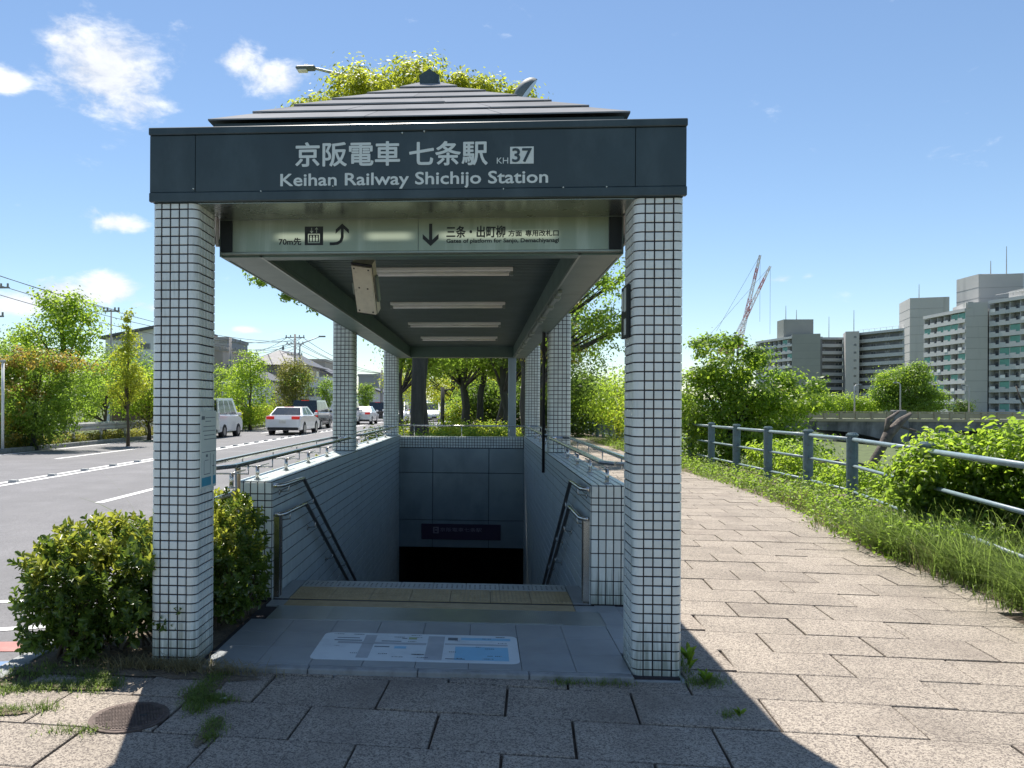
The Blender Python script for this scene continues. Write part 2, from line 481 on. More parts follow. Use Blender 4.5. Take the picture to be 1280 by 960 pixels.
def sign_glow(M):
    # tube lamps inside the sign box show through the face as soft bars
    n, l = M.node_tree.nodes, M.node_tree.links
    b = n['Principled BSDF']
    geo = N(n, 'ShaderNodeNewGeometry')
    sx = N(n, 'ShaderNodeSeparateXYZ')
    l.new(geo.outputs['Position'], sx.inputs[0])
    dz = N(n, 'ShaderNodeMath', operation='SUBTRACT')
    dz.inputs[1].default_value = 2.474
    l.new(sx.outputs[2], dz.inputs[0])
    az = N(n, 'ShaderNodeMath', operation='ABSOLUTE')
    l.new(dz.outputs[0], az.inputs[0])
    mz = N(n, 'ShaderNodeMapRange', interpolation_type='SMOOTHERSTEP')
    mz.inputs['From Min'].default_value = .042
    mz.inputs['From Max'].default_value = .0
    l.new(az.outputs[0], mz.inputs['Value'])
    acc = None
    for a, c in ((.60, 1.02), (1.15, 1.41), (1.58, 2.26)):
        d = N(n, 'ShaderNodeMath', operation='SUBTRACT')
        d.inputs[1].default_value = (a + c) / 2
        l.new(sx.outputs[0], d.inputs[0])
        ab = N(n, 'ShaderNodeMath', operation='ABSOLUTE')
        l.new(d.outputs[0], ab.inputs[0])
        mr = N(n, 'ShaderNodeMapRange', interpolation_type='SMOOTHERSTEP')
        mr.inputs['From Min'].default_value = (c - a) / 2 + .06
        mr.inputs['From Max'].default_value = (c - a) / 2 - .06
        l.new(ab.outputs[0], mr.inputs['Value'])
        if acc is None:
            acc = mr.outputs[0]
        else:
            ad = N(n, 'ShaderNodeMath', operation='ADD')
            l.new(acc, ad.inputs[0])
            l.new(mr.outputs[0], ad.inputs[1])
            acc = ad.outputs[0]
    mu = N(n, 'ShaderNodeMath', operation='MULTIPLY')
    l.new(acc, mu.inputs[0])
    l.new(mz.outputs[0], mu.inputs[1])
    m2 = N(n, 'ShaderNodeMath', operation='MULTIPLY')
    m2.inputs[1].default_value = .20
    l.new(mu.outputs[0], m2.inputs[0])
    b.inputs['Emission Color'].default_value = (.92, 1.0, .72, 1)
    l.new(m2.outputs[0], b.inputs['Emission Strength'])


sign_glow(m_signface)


# ------------------------------------------------------------------ mesh helpers
class MB:
    def __init__(s):
        s.v, s.f, s.m, s.cur = [], [], [], 0

    def add(s, vs, fs, T=None):
        o = len(s.v)
        if T is not None:
            vs = [tuple(T @ Vector(q)) for q in vs]
        s.v += [tuple(q) for q in vs]
        s.f += [tuple(i + o for i in f) for f in fs]
        s.m += [s.cur] * len(fs)
        return s

    def box(s, x0, x1, y0, y1, z0, z1, b=0., T=None):
        if b <= 0:
            v = [(x, y, z) for z in (z0, z1) for y in (y0, y1) for x in (x0, x1)]
            f = [(0, 2, 3, 1), (4, 5, 7, 6), (0, 1, 5, 4), (2, 6, 7, 3), (0, 4, 6, 2), (1, 3, 7, 5)]
            return s.add(v, f, T)
        b = min(b, .45 * (x1 - x0), .45 * (y1 - y0), .45 * (z1 - z0))
        v, idx = [], {}
        for ix, (X, XI) in enumerate(((x0, x0 + b), (x1, x1 - b))):
            for iy, (Y, YI) in enumerate(((y0, y0 + b), (y1, y1 - b))):
                for iz, (Z, ZI) in enumerate(((z0, z0 + b), (z1, z1 - b))):
                    idx[ix, iy, iz, 'x'] = len(v); v.append((X, YI, ZI))
                    idx[ix, iy, iz, 'y'] = len(v); v.append((XI, Y, ZI))
                    idx[ix, iy, iz, 'z'] = len(v); v.append((XI, YI, Z))
        f = []
        for a in (0, 1):
            f.append([idx[a, 0, 0, 'x'], idx[a, 0, 1, 'x'], idx[a, 1, 1, 'x'], idx[a, 1, 0, 'x']][::1 if a == 0 else -1])
            f.append([idx[0, a, 0, 'y'], idx[1, a, 0, 'y'], idx[1, a, 1, 'y'], idx[0, a, 1, 'y']][::1 if a == 0 else -1])
            f.append([idx[0, 0, a, 'z'], idx[0, 1, a, 'z'], idx[1, 1, a, 'z'], idx[1, 0, a, 'z']][::1 if a == 0 else -1])
            for c in (0, 1):
                f.append([idx[0, a, c, 'y'], idx[1, a, c, 'y'], idx[1, a, c, 'z'], idx[0, a, c, 'z']])
                f.append([idx[a, 0, c, 'x'], idx[a, 1, c, 'x'], idx[a, 1, c, 'z'], idx[a, 0, c, 'z']])
                f.append([idx[a, c, 0, 'x'], idx[a, c, 1, 'x'], idx[a, c, 1, 'y'], idx[a, c, 0, 'y']])
                for e in (0, 1):
                    f.append([idx[a, c, e, 'x'], idx[a, c, e, 'y'], idx[a, c, e, 'z']])
        return s.add(v, f, T)

    def prism(s, pts, axis, a, b, T=None):
        """polygon pts in the plane across axis, extruded from a to b"""
        n = len(pts)
        def mk(p, t):
            return {'x': (t, p[0], p[1]), 'y': (p[0], t, p[1]), 'z': (p[0], p[1], t)}[axis]
        v = [mk(p, a) for p in pts] + [mk(p, b) for p in pts]
        f = [tuple(range(n))[::-1], tuple(range(n, 2 * n))] + [(i, (i + 1) % n, n + (i + 1) % n, n + i) for i in range(n)]
        return s.add(v, f, T)

    def tube(s, pts, r, n=8, cap=True):
        pts = [Vector(p) for p in pts]
        rs = r if isinstance(r, (list, tuple)) else [r] * len(pts)
        v, f = [], []
        up = None
        for i, p in enumerate(pts):
            d = (pts[min(i + 1, len(pts) - 1)] - pts[max(i - 1, 0)]).normalized()
            if up is None:
                up = Vector((0, 0, 1)) if abs(d.z) < .9 else Vector((1, 0, 0))
            a = d.cross(up).normalized()
            up = a.cross(d).normalized()
            for k in range(n):
                t = 2 * math.pi * k / n
                v.append(p + (a * math.cos(t) + up * math.sin(t)) * rs[i])
        for i in range(len(pts) - 1):
            for k in range(n):
                k2 = (k + 1) % n
                f.append((i * n + k, i * n + k2, (i + 1) * n + k2, (i + 1) * n + k))
        if cap:
            f.append(tuple(range(n))[::-1])
            f.append(tuple((len(pts) - 1) * n + k for k in range(n)))
        return s.add(v, f)

    def disc(s, c, r, z, n=24):
        v = [(c[0] + r * math.cos(2 * math.pi * k / n), c[1] + r * math.sin(2 * math.pi * k / n), z) for k in range(n)]
        return s.add(v, [tuple(range(n))])

    def mesh(s, name, mats, smooth=False):
        me = bpy.data.meshes.new(name)
        me.from_pydata(s.v, [], s.f)
        for q in (mats if isinstance(mats, (list, tuple)) else [mats]):
            me.materials.append(q)
        me.polygons.foreach_set('material_index', s.m)
        if smooth:
            me.polygons.foreach_set('use_smooth', [True] * len(s.f))
        me.update()
        bmesh_fix(me)
        return me

    def build(s, name, mats, parent=None, smooth=False, loc=None, **kw):
        return link(name, s.mesh(name, mats, smooth), parent, loc, **kw)


import bmesh


def bmesh_fix(me):
    if len(me.polygons) > 60000:
        return
    bm = bmesh.new()
    bm.from_mesh(me)
    bmesh.ops.recalc_face_normals(bm, faces=bm.faces)
    bm.to_mesh(me)
    bm.free()


def link(name, me, parent=None, loc=None, rot=None, label=None, cat=None, group=None, kind=None):
    o = bpy.data.objects.new(name, me)
    COL.objects.link(o)
    if parent is not None:
        o.parent = parent
    if loc is not None:
        o.location = loc
    if rot is not None:
        o.rotation_euler = rot
    for k, v in (('label', label), ('category', cat), ('group', group), ('kind', kind)):
        if v:
            o[k] = v
    return o


def empty(name, loc=(0, 0, 0), rz=0, **kw):
    o = link(name, None, None, loc, (0, 0, rz), **kw)
    o.empty_display_size = .2
    return o


def copy_tree(o, parent=None, loc=None, rz=None, label=None):
    c = o.copy()
    COL.objects.link(c)
    c.parent = parent
    if loc is not None:
        c.location = loc
    if rz is not None:
        c.rotation_euler.z = rz
    if label:
        c['label'] = label
    for ch in list(KIDS.get(o.name, [])):
        copy_tree(ch, c)
    return c


class _Kids:
    def get(self, name, d):
        return [x for x in bpy.data.objects[name].children]


KIDS = _Kids()


def text(name, body, x0, x1, z0, z1, y, material, parent, embold=0.0, depth=.0012, flat=False, keep=False):
    """lettering fitted into a box on a plane facing -Y; flat=True lays it on the floor"""
    cu = bpy.data.curves.new(name, 'FONT')
    cu.body = body
    cu.size = 1
    bold = embold
    cu.extrude = 0
    cu.resolution_u = 3
    tmp = bpy.data.objects.new('tmp_text', cu)
    COL.objects.link(tmp)
    bpy.context.view_layer.update()
    dg = bpy.context.evaluated_depsgraph_get()
    me = bpy.data.meshes.new_from_object(tmp.evaluated_get(dg))
    bpy.data.objects.remove(tmp)
    n = len(me.vertices)
    co = np.empty(n * 3)
    me.vertices.foreach_get('co', co)
    co = co.reshape(-1, 3)
    lo, hi = co.min(0), co.max(0)
    sx = (x1 - x0) / (hi[0] - lo[0])
    sz = (z1 - z0) / (hi[1] - lo[1])
    X = x0 + (co[:, 0] - lo[0]) * sx
    Z = z0 + (co[:, 1] - lo[1]) * sz
    new = np.stack([X, np.full(n, y), Z], 1)
    if flat == 'side+':      # on a plane facing +X ; x0..x1 is Y range, y is X value
        new = np.stack([np.full(n, y), X, Z], 1)
    if bold:
        # thicken strokes: the same glyph outlines repeated a hair apart, each on its own plane
        e = bold * (z1 - z0)
        faces = [tuple(p.vertices) for p in me.polygons]
        V, F = [], []
        for k in range(9):
            a = 2 * math.pi * k / 8
            dx, dz = (0, 0) if k == 8 else (e * math.cos(a), e * math.sin(a))
            q = new.copy()
            q[:, 0] += dx
            q[:, 2] += dz
            q[:, 1] -= .00004 * k
            V += [tuple(t_) for t_ in q]
            F += [tuple(i + n * k for i in f_) for f_ in faces]
        me = bpy.data.meshes.new(name)
        me.from_pydata(V, [], F)
    else:
        me.vertices.foreach_set('co', new.ravel())
    me.materials.clear()
    me.materials.append(material)
    me.update()
    return link(name, me, parent)


# ------------------------------------------------------------------ foliage helpers
def np_mesh(name, V, F4, material, parent=None, F3=None, **kw):
    me = bpy.data.meshes.new(name)
    nv, nf = len(V), len(F4)
    n3 = 0 if F3 is None else len(F3)
    me.vertices.add(nv)
    me.vertices.foreach_set('co', V.astype(np.float32).ravel())
    me.loops.add(nf * 4 + n3 * 3)
    li = F4.ravel()
    if n3:
        li = np.concatenate([li, F3.ravel()])
    me.loops.foreach_set('vertex_index', li.astype(np.int32))
    me.polygons.add(nf + n3)
    st = np.arange(nf) * 4
    if n3:
        st = np.concatenate([st, nf * 4 + np.arange(n3) * 3])
    me.polygons.foreach_set('loop_start', st.astype(np.int32))
    mats = material if isinstance(material, (list, tuple)) else [material]
    for q in mats:
        me.materials.append(q)
    me.update(calc_edges=True)
    return link(name, me, parent, **kw)


def leaf_arrays(P, Nrm, size, aspect, rg, fold=True, D=None):
    """P centres, Nrm rough normals; returns verts, quads"""
    n = len(P)
    Nrm = Nrm / (np.linalg.norm(Nrm, axis=1, keepdims=True) + 1e-9)
    if D is None:
        D = rg.normal(size=(n, 3))
    D = D - (D * Nrm).sum(1, keepdims=True) * Nrm
    D /= np.linalg.norm(D, axis=1, keepdims=True) + 1e-9
    S = np.cross(D, Nrm)
    L = (size * rg.uniform(.6, 1.25, n))[:, None]
    W = L / aspect
    if fold:
        up = Nrm * W * .35
        V = np.stack([P - D * L * .5, P - D * L * .12 + S * W * .5 + up, P + D * L * .22 + S * W * .42 + up, P + D * L * .5 - up * .4,
                      P + D * L * .22 - S * W * .42 + up, P - D * L * .12 - S * W * .5 + up], 1).reshape(-1, 3)
        b = np.arange(n)[:, None] * 6
        F = np.concatenate([b + np.array([0, 1, 2, 3]), b + np.array([0, 3, 4, 5])], 1).reshape(-1, 4)
    else:
        V = np.stack([P - D * L * .5, P + S * W * .5, P + D * L * .5, P - S * W * .5], 1).reshape(-1, 3)
        F = np.arange(n * 4).reshape(-1, 4)
    return V, F


def crown_points(rg, c, rad, K, per, cr, shell=.55, flat=.75, lo=-1):
    """clump centres spread through an ellipsoid, leaves gaussian in each clump"""
    c, rad = np.array(c, float), np.array(rad, float)
    u = rg.normal(size=(K, 3))
    u /= np.linalg.norm(u, axis=1, keepdims=True)
    r = rg.uniform(shell ** 3, 1, K) ** (1 / 3)
    r *= rg.uniform(.78, 1.12, K)
    u[:, 2] = np.maximum(u[:, 2], lo)
    C = c + u * r[:, None] * rad
    k = np.repeat(np.arange(K), per)
    sz = rg.uniform(.6, 1.3, K)[k][:, None]
    off = rg.normal(size=(len(k), 3)) * cr * sz * np.array([1, 1, flat])
    P = C[k] + off
    Nn = off / (cr) * .6 + u[k] * .5 + rg.normal(size=(len(k), 3)) * .55 + np.array([0, 0, .55])
    return P, Nn, C


def crown(name, parent, lst, leaf, material, seed, aspect=1.8, fold=False):
    """lst: (centre, radii, clumps, leaves per clump, clump radius)"""
    rg = np.random.default_rng(seed)
    Vs, Fs, o, Cs = [], [], 0, []
    for e in lst:
        P, Nn, C = crown_points(rg, *e[:5], **(e[5] if len(e) > 5 else {}))
        V, F = leaf_arrays(P, Nn, leaf, aspect, rg, fold)
        Vs.append(V); Fs.append(F + o); o += len(V); Cs.append(C)
    np_mesh(name, np.concatenate(Vs), np.concatenate(Fs), material, parent)
    return np.concatenate(Cs)


def trunk_mb(base, top, r0, r1, rnd, wob=.06, n=7, sides=9):
    base, top = Vector(base), Vector(top)
    pts, rs = [], []
    for i in range(n + 1):
        t = i / n
        p = base.lerp(top, t)
        if 0 < i:
            p += Vector((rnd.uniform(-1, 1), rnd.uniform(-1, 1), 0)) * wob
        pts.append(p)
        rs.append((r0 + (r1 - r0) * t) * (1.35 if i == 0 else 1))
    mb = MB()
    mb.tube(pts, rs, sides)
    return mb, pts, rs


def tree(name, label, x, y, z0, h, crowns, leaf, lm, seed, r0=.15, bark=None, cat='tree', group=None, split=.35, lean=(0, 0), limbs=9, aspect=1.7, fold=False, extra=None, twig=.016):
    rnd = random.Random(seed)
    bark = bark or m_bark
    root = empty(name, (x, y, z0), label=label, cat=cat, group=group)
    mb, pts, rs = trunk_mb((0, 0, -.1), (lean[0], lean[1], h * .8), r0, r0 * .3, rnd, wob=r0 * .5)
    mb.build('trunk', bark, root, smooth=True)
    C = crown('crown', root, crowns, leaf, lm, seed, aspect, fold)
    if extra:
        crown('crown', root, extra[0], leaf, extra[1], seed + 7, aspect, fold)
    lb = MB()
    sel = [C[i] for i in rnd.sample(range(len(C)), min(limbs, len(C)))]
    for q in sel:
        q = Vector(q)
        t = min(.95, max(split, (q.z * .55) / (h * .8)))
        i = int(t * (len(pts) - 1))
        p = pts[i]
        mid = p.lerp(q, .5) + Vector((0, 0, .12 * (q - p).length))
        rr = max(twig, rs[i] * .45)
        lb.tube([p, mid, q], [rr, rr * .6, rr * .2], 6)
    if sel:
        lb.build('limb', bark, root, smooth=True)
    return root


def grass(name, parent, P, Hh, W, bend, material, seed, seg=3, **kw):
    """curved tapering blades rooted at P"""
    rg = np.random.default_rng(seed)
    n = len(P)
    a = rg.uniform(0, 2 * np.pi, n)
    Dd = np.stack([np.cos(a), np.sin(a), np.zeros(n)], 1)
    if 'wind' in kw:
        Dd = Dd * .7 + np.array(kw.pop('wind'))
    S = np.stack([-np.sin(a), np.cos(a), np.zeros(n)], 1)
    H = (Hh * rg.uniform(.55, 1.15, n))[:, None]
    B = (bend * rg.uniform(.4, 1.3, n))[:, None]
    rows = []
    for k in range(seg + 1):
        t = k / seg
        c = P + Dd * H * B * t * t + np.array([0, 0, 1]) * H * (t - .32 * B * t * t)
        w = W * (1 - t) ** .7 * .5 + .0006
        rows += [c - S * w, c + S * w]
    V = np.stack(rows, 1).reshape(-1, 3)
    b = np.arange(n)[:, None] * (2 * (seg + 1))
    F = np.concatenate([b + np.array([2 * k, 2 * k + 1, 2 * k + 3, 2 * k + 2]) for k in range(seg)], 1).reshape(-1, 4)
    return np_mesh(name, V, F, material, parent, **kw)

def fx(y):
    # line of the riverside fence: straight far off, swinging in towards the viewer
    pts = [(-12, 3.2), (-3.1, 5.25), (-.6, 5.7), (1.9, 6.15), (4.43, 6.64), (7.3, 7.2), (9, 7.3), (400, 7.3)]
    for (a, xa), (b, xb) in zip(pts, pts[1:]):
        if y <= b:
            return xa + (xb - xa) * (y - a) / (b - a)
    return 7.3


FXV = np.vectorize(fx)


def off(y):
    return min(.85, max(.34, .42 + (y - 1.8) * .12))


OFFV = np.vectorize(off)


def edge(y):
    return fx(y) - off(y) + .07 * math.sin(y * 1.3) + .05 * math.sin(y * 3.1)


# ================================================================== THE SETTING: ground, road, pavement
HOLE = (.29, 2.63, 1.98, 16.2)


def sheet(name, xs, ys, zfun, material, hole=None, **kw):
    mb = MB()
    v, f = [], []
    for y in ys:
        for x in xs:
            v.append((x, y, zfun(x, y)))
    nx = len(xs)
    for j in range(len(ys) - 1):
        for i in range(nx - 1):
            if hole and xs[i] >= hole[0] - 1e-4 and xs[i + 1] <= hole[1] + 1e-4 and ys[j] >= hole[2] - 1e-4 and ys[j + 1] <= hole[3] + 1e-4:
                continue
            f.append((j * nx + i, j * nx + i + 1, (j + 1) * nx + i + 1, (j + 1) * nx + i))
    mb.add(v, f)
    return mb.build(name, material, None, **kw)


def zterrain(x, y):
    pts = [(-1e4, -.14), (7.6, -.14), (8.4, -.35), (12, -2.6), (47, -2.9), (49, -4.4), (92, -4.4), (95, -2.6), (104, -.2), (1e4, -.2)]
    for (a, za), (b, zb) in zip(pts, pts[1:]):
        if a <= x <= b:
            return za + (zb - za) * (x - a) / (b - a)
    return -.14


sheet('ground', [-3000, -400, -60, -15, -13.0, -.7, .29, 2.63, 6.5, 7.6, 8.4, 10, 12, 20, 47, 49, 60, 92, 95, 104, 160, 400, 3000],
      [-300, -40, -8, 0, 1.98, 16.2, 30, 60, 100, 200, 400, 1000, 4000], zterrain, m_grassg, hole=HOLE, kind='structure')
mb = MB()
mb.add([(48, -300, -3.9), (93, -300, -3.9), (93, 3000, -3.9), (48, 3000, -3.9)], [(0, 1, 2, 3)])
mb.build('river', m_river, None, kind='structure')

ZR = -.08
mb = MB()
mb.add([(-12.9, -60, ZR), (-.72, -60, ZR), (-.72, 400, ZR), (-12.9, 400, ZR)], [(0, 1, 2, 3)])
mb.build('road', m_asph, None, kind='structure')


# painted road markings: lane dashes, double centre line, edge line, bicycle guide
def strip(mb, x0, y0, x1, y1, w, z=ZR + .004):
    d = Vector((x1 - x0, y1 - y0, 0))
    s = Vector((d.y, -d.x, 0)).normalized() * w / 2
    mb.add([(x0 + s.x, y0 + s.y, z), (x1 + s.x, y1 + s.y, z), (x1 - s.x, y1 - s.y, z), (x0 - s.x, y0 - s.y, z)], [(0, 1, 2, 3)])


road_marks = empty('road_marking', (0, 0, 0), kind='structure')
for k in range(22):
    mb = MB()
    y = -2.6 + k * 10
    strip(mb, -4.1, y, -4.1, y + 5, .14)
    mb.build('lane_dash', m_white, road_marks)
    if k < 18:
        mb = MB()
        y = 6.5 + k * 10
        strip(mb, -10.0, y, -10.0, y + 5, .14)
        mb.build('lane_dash', m_white, road_marks)
for x in (-7.42, -7.12):
    mb = MB()
    strip(mb, x, -40, x, 260, .13)
    mb.build('centre_line', m_white, road_marks)
mb = MB(); strip(mb, -12.45, -40, -12.45, 260, .13); mb.build('edge_line', m_white, road_marks)
mb = MB(); strip(mb, -1.75, 3.5, -1.75, 260, .13); mb.build('edge_line', m_white, road_marks)
mb = MB()
mb.add([(-1.75, -3, ZR + .004), (-.74, -3, ZR + .004), (-.74, .28, ZR + .004), (-1.5, .1, ZR + .004)], [(0, 1, 2, 3)])
mb.build('blue_cycle_band', m_blue, road_marks)
mb = MB()
mb.add([(-2.0, .30, ZR + .004), (-.9, .42, ZR + .004), (-.9, .62, ZR + .004), (-2.0, .50, ZR + .004)], [(0, 1, 2, 3)])
mb.build('red_band', m_red, road_marks)
mb = MB()
hexa = [(-1.05, .98), (-1.02, 1.35), (-1.5, 1.62), (-2.1, 1.5), (-2.15, 1.0), (-1.6, .78)]
for a, b in zip(hexa, hexa[1:] + hexa[:1]):
    strip(mb, *a, *b, .085)
strip(mb, -1.02, 1.35, -1.0, 1.9, .07)
mb.build('cycle_symbol', m_white, road_marks)
# raised studs between the two centre lines
for k in range(30):
    mb = MB()
    y = 7.5 + k * 1.35
    mb.prism([(-7.36, ZR), (-7.34, ZR + .05), (-7.20, ZR + .05), (-7.18, ZR)], 'y', y, y + .10)
    o = mb.build('lane_stud', m_galv, None, label=None)
    o.parent = road_marks

# kerbs
kerb = empty('kerb', (0, 0, 0), kind='structure')
for k in range(100):
    mb = MB()
    y = -5 + k * 1.0
    mb.box(-.84, -.70, y, y + .99, -.2, .002, .012)
    mb.build('kerb_stone', m_kerbst, kerb)
mb = MB()
for k in range(60):
    y = 17 + k * 1.0
    mb.box(-12.98, -12.83, y, y + .99, -.2, .06, .012)
for k in range(14):
    mb.box(-12.98, -12.83, 3.0 + k, 3.99 + k, -.2, .06, .012)
o = mb.build('far_kerb_stone', m_kerbst, kerb)
mb = MB(); mb.box(-12.98, -12.83, 77, 300, -.2, .06); mb.build('far_kerb_strip', m_kerbst, kerb)
# far side ground strip behind the kerb
mb = MB()
mb.add([(-18, -20, .03), (-12.98, -20, .03), (-12.98, 300, .03), (-18, 300, .03)], [(0, 1, 2, 3)])
mb.build('roadside_strip', m_grassg, None, kind='structure')

# pavement: soil bed and stones, each stone an object
sheet('pavement_bed', [-.70, .29, 2.63, 7.4], [-8, 1.98, 16.2, 150], lambda x, y: -.022, m_joint, hole=HOLE, kind='structure')
PA = -.066
pax = Vector((math.cos(PA), math.sin(PA), 0))
pay = Vector((-math.sin(PA), math.cos(PA), 0))
SL, SW = .625, .392
pave = empty('pavement', (0, 0, 0), kind='structure')
rnd = random.Random(11)
stones = []
trimmed = []
CAMP = Vector((1.84, -4.19, 0))
for j in range(-8, 190):
    for i in range(-22, 34):
        c = pax * ((i + (.5 if j % 2 else 0) + .18) * SL) + pay * ((j + .42) * SW)
        if c.x < -.62 or c.x > fx(c.y) - .3 or c.y < -3.2 or c.y > 70:
            continue
        if .30 < c.x < 3.25 and .15 < c.y < 16.6:
            if c.x + SL / 2 > 2.99:
                trimmed.append(c)
            continue
        if c.x < .38 and c.y > .1:
            continue
        d = c - CAMP
        dep = d.x * _f.x + d.y * _f.y
        rt = d.x * _r.x + d.y * _r.y
        if dep < .5:
            continue
        px = 541.8 + 960 * rt / dep
        vis = -120 < px < 1400 and dep > 2.9
        stones.append((dep if vis else 1e3 + dep, c, rnd.random()))
stones.sort(key=lambda q: q[0])
sm = []
for v in range(4):
    mb = MB()
    g = .0055
    mb.box(-SL / 2 + g, SL / 2 - g, -SW / 2 + g, SW / 2 - g, -.06, 0, .004)
    # uneven outline
    r2 = random.Random(v)
    mb.v = [(x + r2.uniform(-.002, .002), y + r2.uniform(-.002, .002), z) for x, y, z in mb.v]
    sm.append(mb.mesh('paving_stone', m_stone))
far = MB()
cnt = 0
for dep, c, rr in stones:
    r3 = random.Random(int(rr * 1e6))
    dz = r3.uniform(-.0035, .0035)
    if cnt < 300 and dep < 1e3:
        o = link('paving_stone', sm[cnt % 4], pave, (c.x, c.y, dz), (r3.uniform(-.003, .003), r3.uniform(-.004, .004), PA + r3.uniform(-.0015, .0015)))
        cnt += 1
    else:
        g = .007
        T = Matrix.Translation((c.x, c.y, dz)) @ Matrix.Rotation(PA, 4, 'Z')
        a, b = SL / 2 - g, SW / 2 - g
        far.add([(-a, -b, 0), (a, -b, 0), (a, b, 0), (-a, b, 0), (-a, -b, -.03), (a, -b, -.03), (a, b, -.03), (-a, b, -.03)],
                [(0, 1, 2, 3), (0, 4, 5, 1), (1, 5, 6, 2), (2, 6, 7, 3), (3, 7, 4, 0)], T)
for c in trimmed:     # stones cut to fit along the stairwell wall
    x1 = c.x + SL / 2 - .007
    far.box(2.925, x1, c.y - SW / 2 + .012, c.y + SW / 2 - .012, -.03, .0)
far.build('paving_stone_field', m_stonef, pave, kind='stuff')

# soil bed of the roadside planting
sheet('planting_bed', [-.70, -.35, .0, .02], [-.05, .4, 1, 4, 16, 60], lambda x, y: -.005, m_dirt, kind='structure')
sheet('planting_bed', [.0, .36], [.32, 1.4], lambda x, y: .0, m_dirt, kind='structure')
# riverside verge
vr = np.random.default_rng(5)
mb = MB()
ys = [-4 + k * .8 for k in range(110)]
vv, ff = [], []
for k, y in enumerate(ys):
    e = edge(y)
    for q, (x, z) in enumerate(((e, -.004), (e + .10, .025), (fx(y) - .2, .04), (7.9, .02), (8.5, -.3))):
        vv.append((x, y, z))
for k in range(len(ys) - 1):
    for q in range(4):
        ff.append((k * 5 + q, k * 5 + q + 1, (k + 1) * 5 + q + 1, (k + 1) * 5 + q))
mb.add(vv, ff)
mb.build('verge', m_dirt, None, kind='structure', smooth=True)
# distant hills
mb = MB()
vv, ff = [], []
hn = 90
for k in range(hn):
    a = R(60) + R(75) * k / (hn - 1)
    x, y = 2300 * math.cos(a), 2300 * math.sin(a)
    h = 25 + 45 * (.5 + .5 * math.sin(k * .31 + 1)) * (.6 + .4 * math.sin(k * .13)) + 5 * math.sin(k * 1.7)
    if a < R(97):
        h *= .5
    vv += [(x, y, -5), (x * 1.02, y * 1.02, max(4, h)), (x * 1.2, y * 1.2, 0)]
for k in range(hn - 1):
    for q in range(2):
        ff.append((k * 3 + q, k * 3 + 3 + q, k * 3 + 4 + q, k * 3 + 1 + q))
mb.add(vv, ff)
mb.build('hills', m_hill, None, kind='structure', smooth=True)

# ================================================================== STATION ENTRANCE (one thing)
W = 2.91
ENT = empty('station_entrance', (0, 0, 0), label='grey tiled stairway entrance with dark sign fascia and hipped roof', cat='station entrance')
PITCH = .05
ZT = 2.585


def flat_tile(w, h, t=.006, b=.0025):
    """tile lying in XZ, face towards -Y"""
    mb = MB()
    a, c = w / 2, h / 2
    v = [(-a, 0, -c), (a, 0, -c), (a, 0, c), (-a, 0, c), (-a, -t + b, -c), (a, -t + b, -c), (a, -t + b, c), (-a, -t + b, c),
         (-a + b, -t, -c + b), (a - b, -t, -c + b), (a - b, -t, c - b), (-a + b, -t, c - b)]
    f = [(8, 9, 10, 11)]
    for i in range(4):
        j = (i + 1) % 4
        f += [(i, j, 4 + j, 4 + i), (4 + i, 4 + j, 8 + j, 8 + i)]
    mb.add(v, f)
    return mb


def corner_tile(w, h, r=.034, t=.006):
    """rounded corner tile: corner at origin, legs run +X (face -Y) and +Y (face -X)"""
    prof = [(w, -t)]
    for k in range(6):
        a = math.pi / 2 * k / 5
        prof.append((r - (r + t) * math.sin(a), r - (r + t) * math.cos(a)))
    prof.append((-t, w))
    inner = [(w, 0)] + [(r - r * math.sin(math.pi / 2 * k / 5), r - r * math.cos(math.pi / 2 * k / 5)) for k in range(6)] + [(0, w)]
    n = len(prof)
    v = [(x, y, -h / 2) for x, y in prof] + [(x, y, h / 2) for x, y in prof] + [(x, y, -h / 2) for x, y in inner] + [(x, y, h / 2) for x, y in inner]
    f = []
    for i in range(n - 1):
        f += [(i, i + 1, n + i + 1, n + i), (n + i, n + i + 1, 3 * n + i + 1, 3 * n + i), (i, i + 1, 2 * n + i + 1, 2 * n + i)]
    f += [(0, n, 3 * n, 2 * n), (n - 1, 2 * n - 1, 4 * n - 1, 3 * n - 1)]
    return MB().add(v, f)


GAP = .0075
ft = flat_tile(PITCH - GAP, PITCH - GAP)
ft_me = ft.mesh('tile', m_tile)
ct = corner_tile(PITCH - GAP / 2, PITCH - GAP)
ct_me = ct.mesh('corner_tile', m_tile)
PD = .30


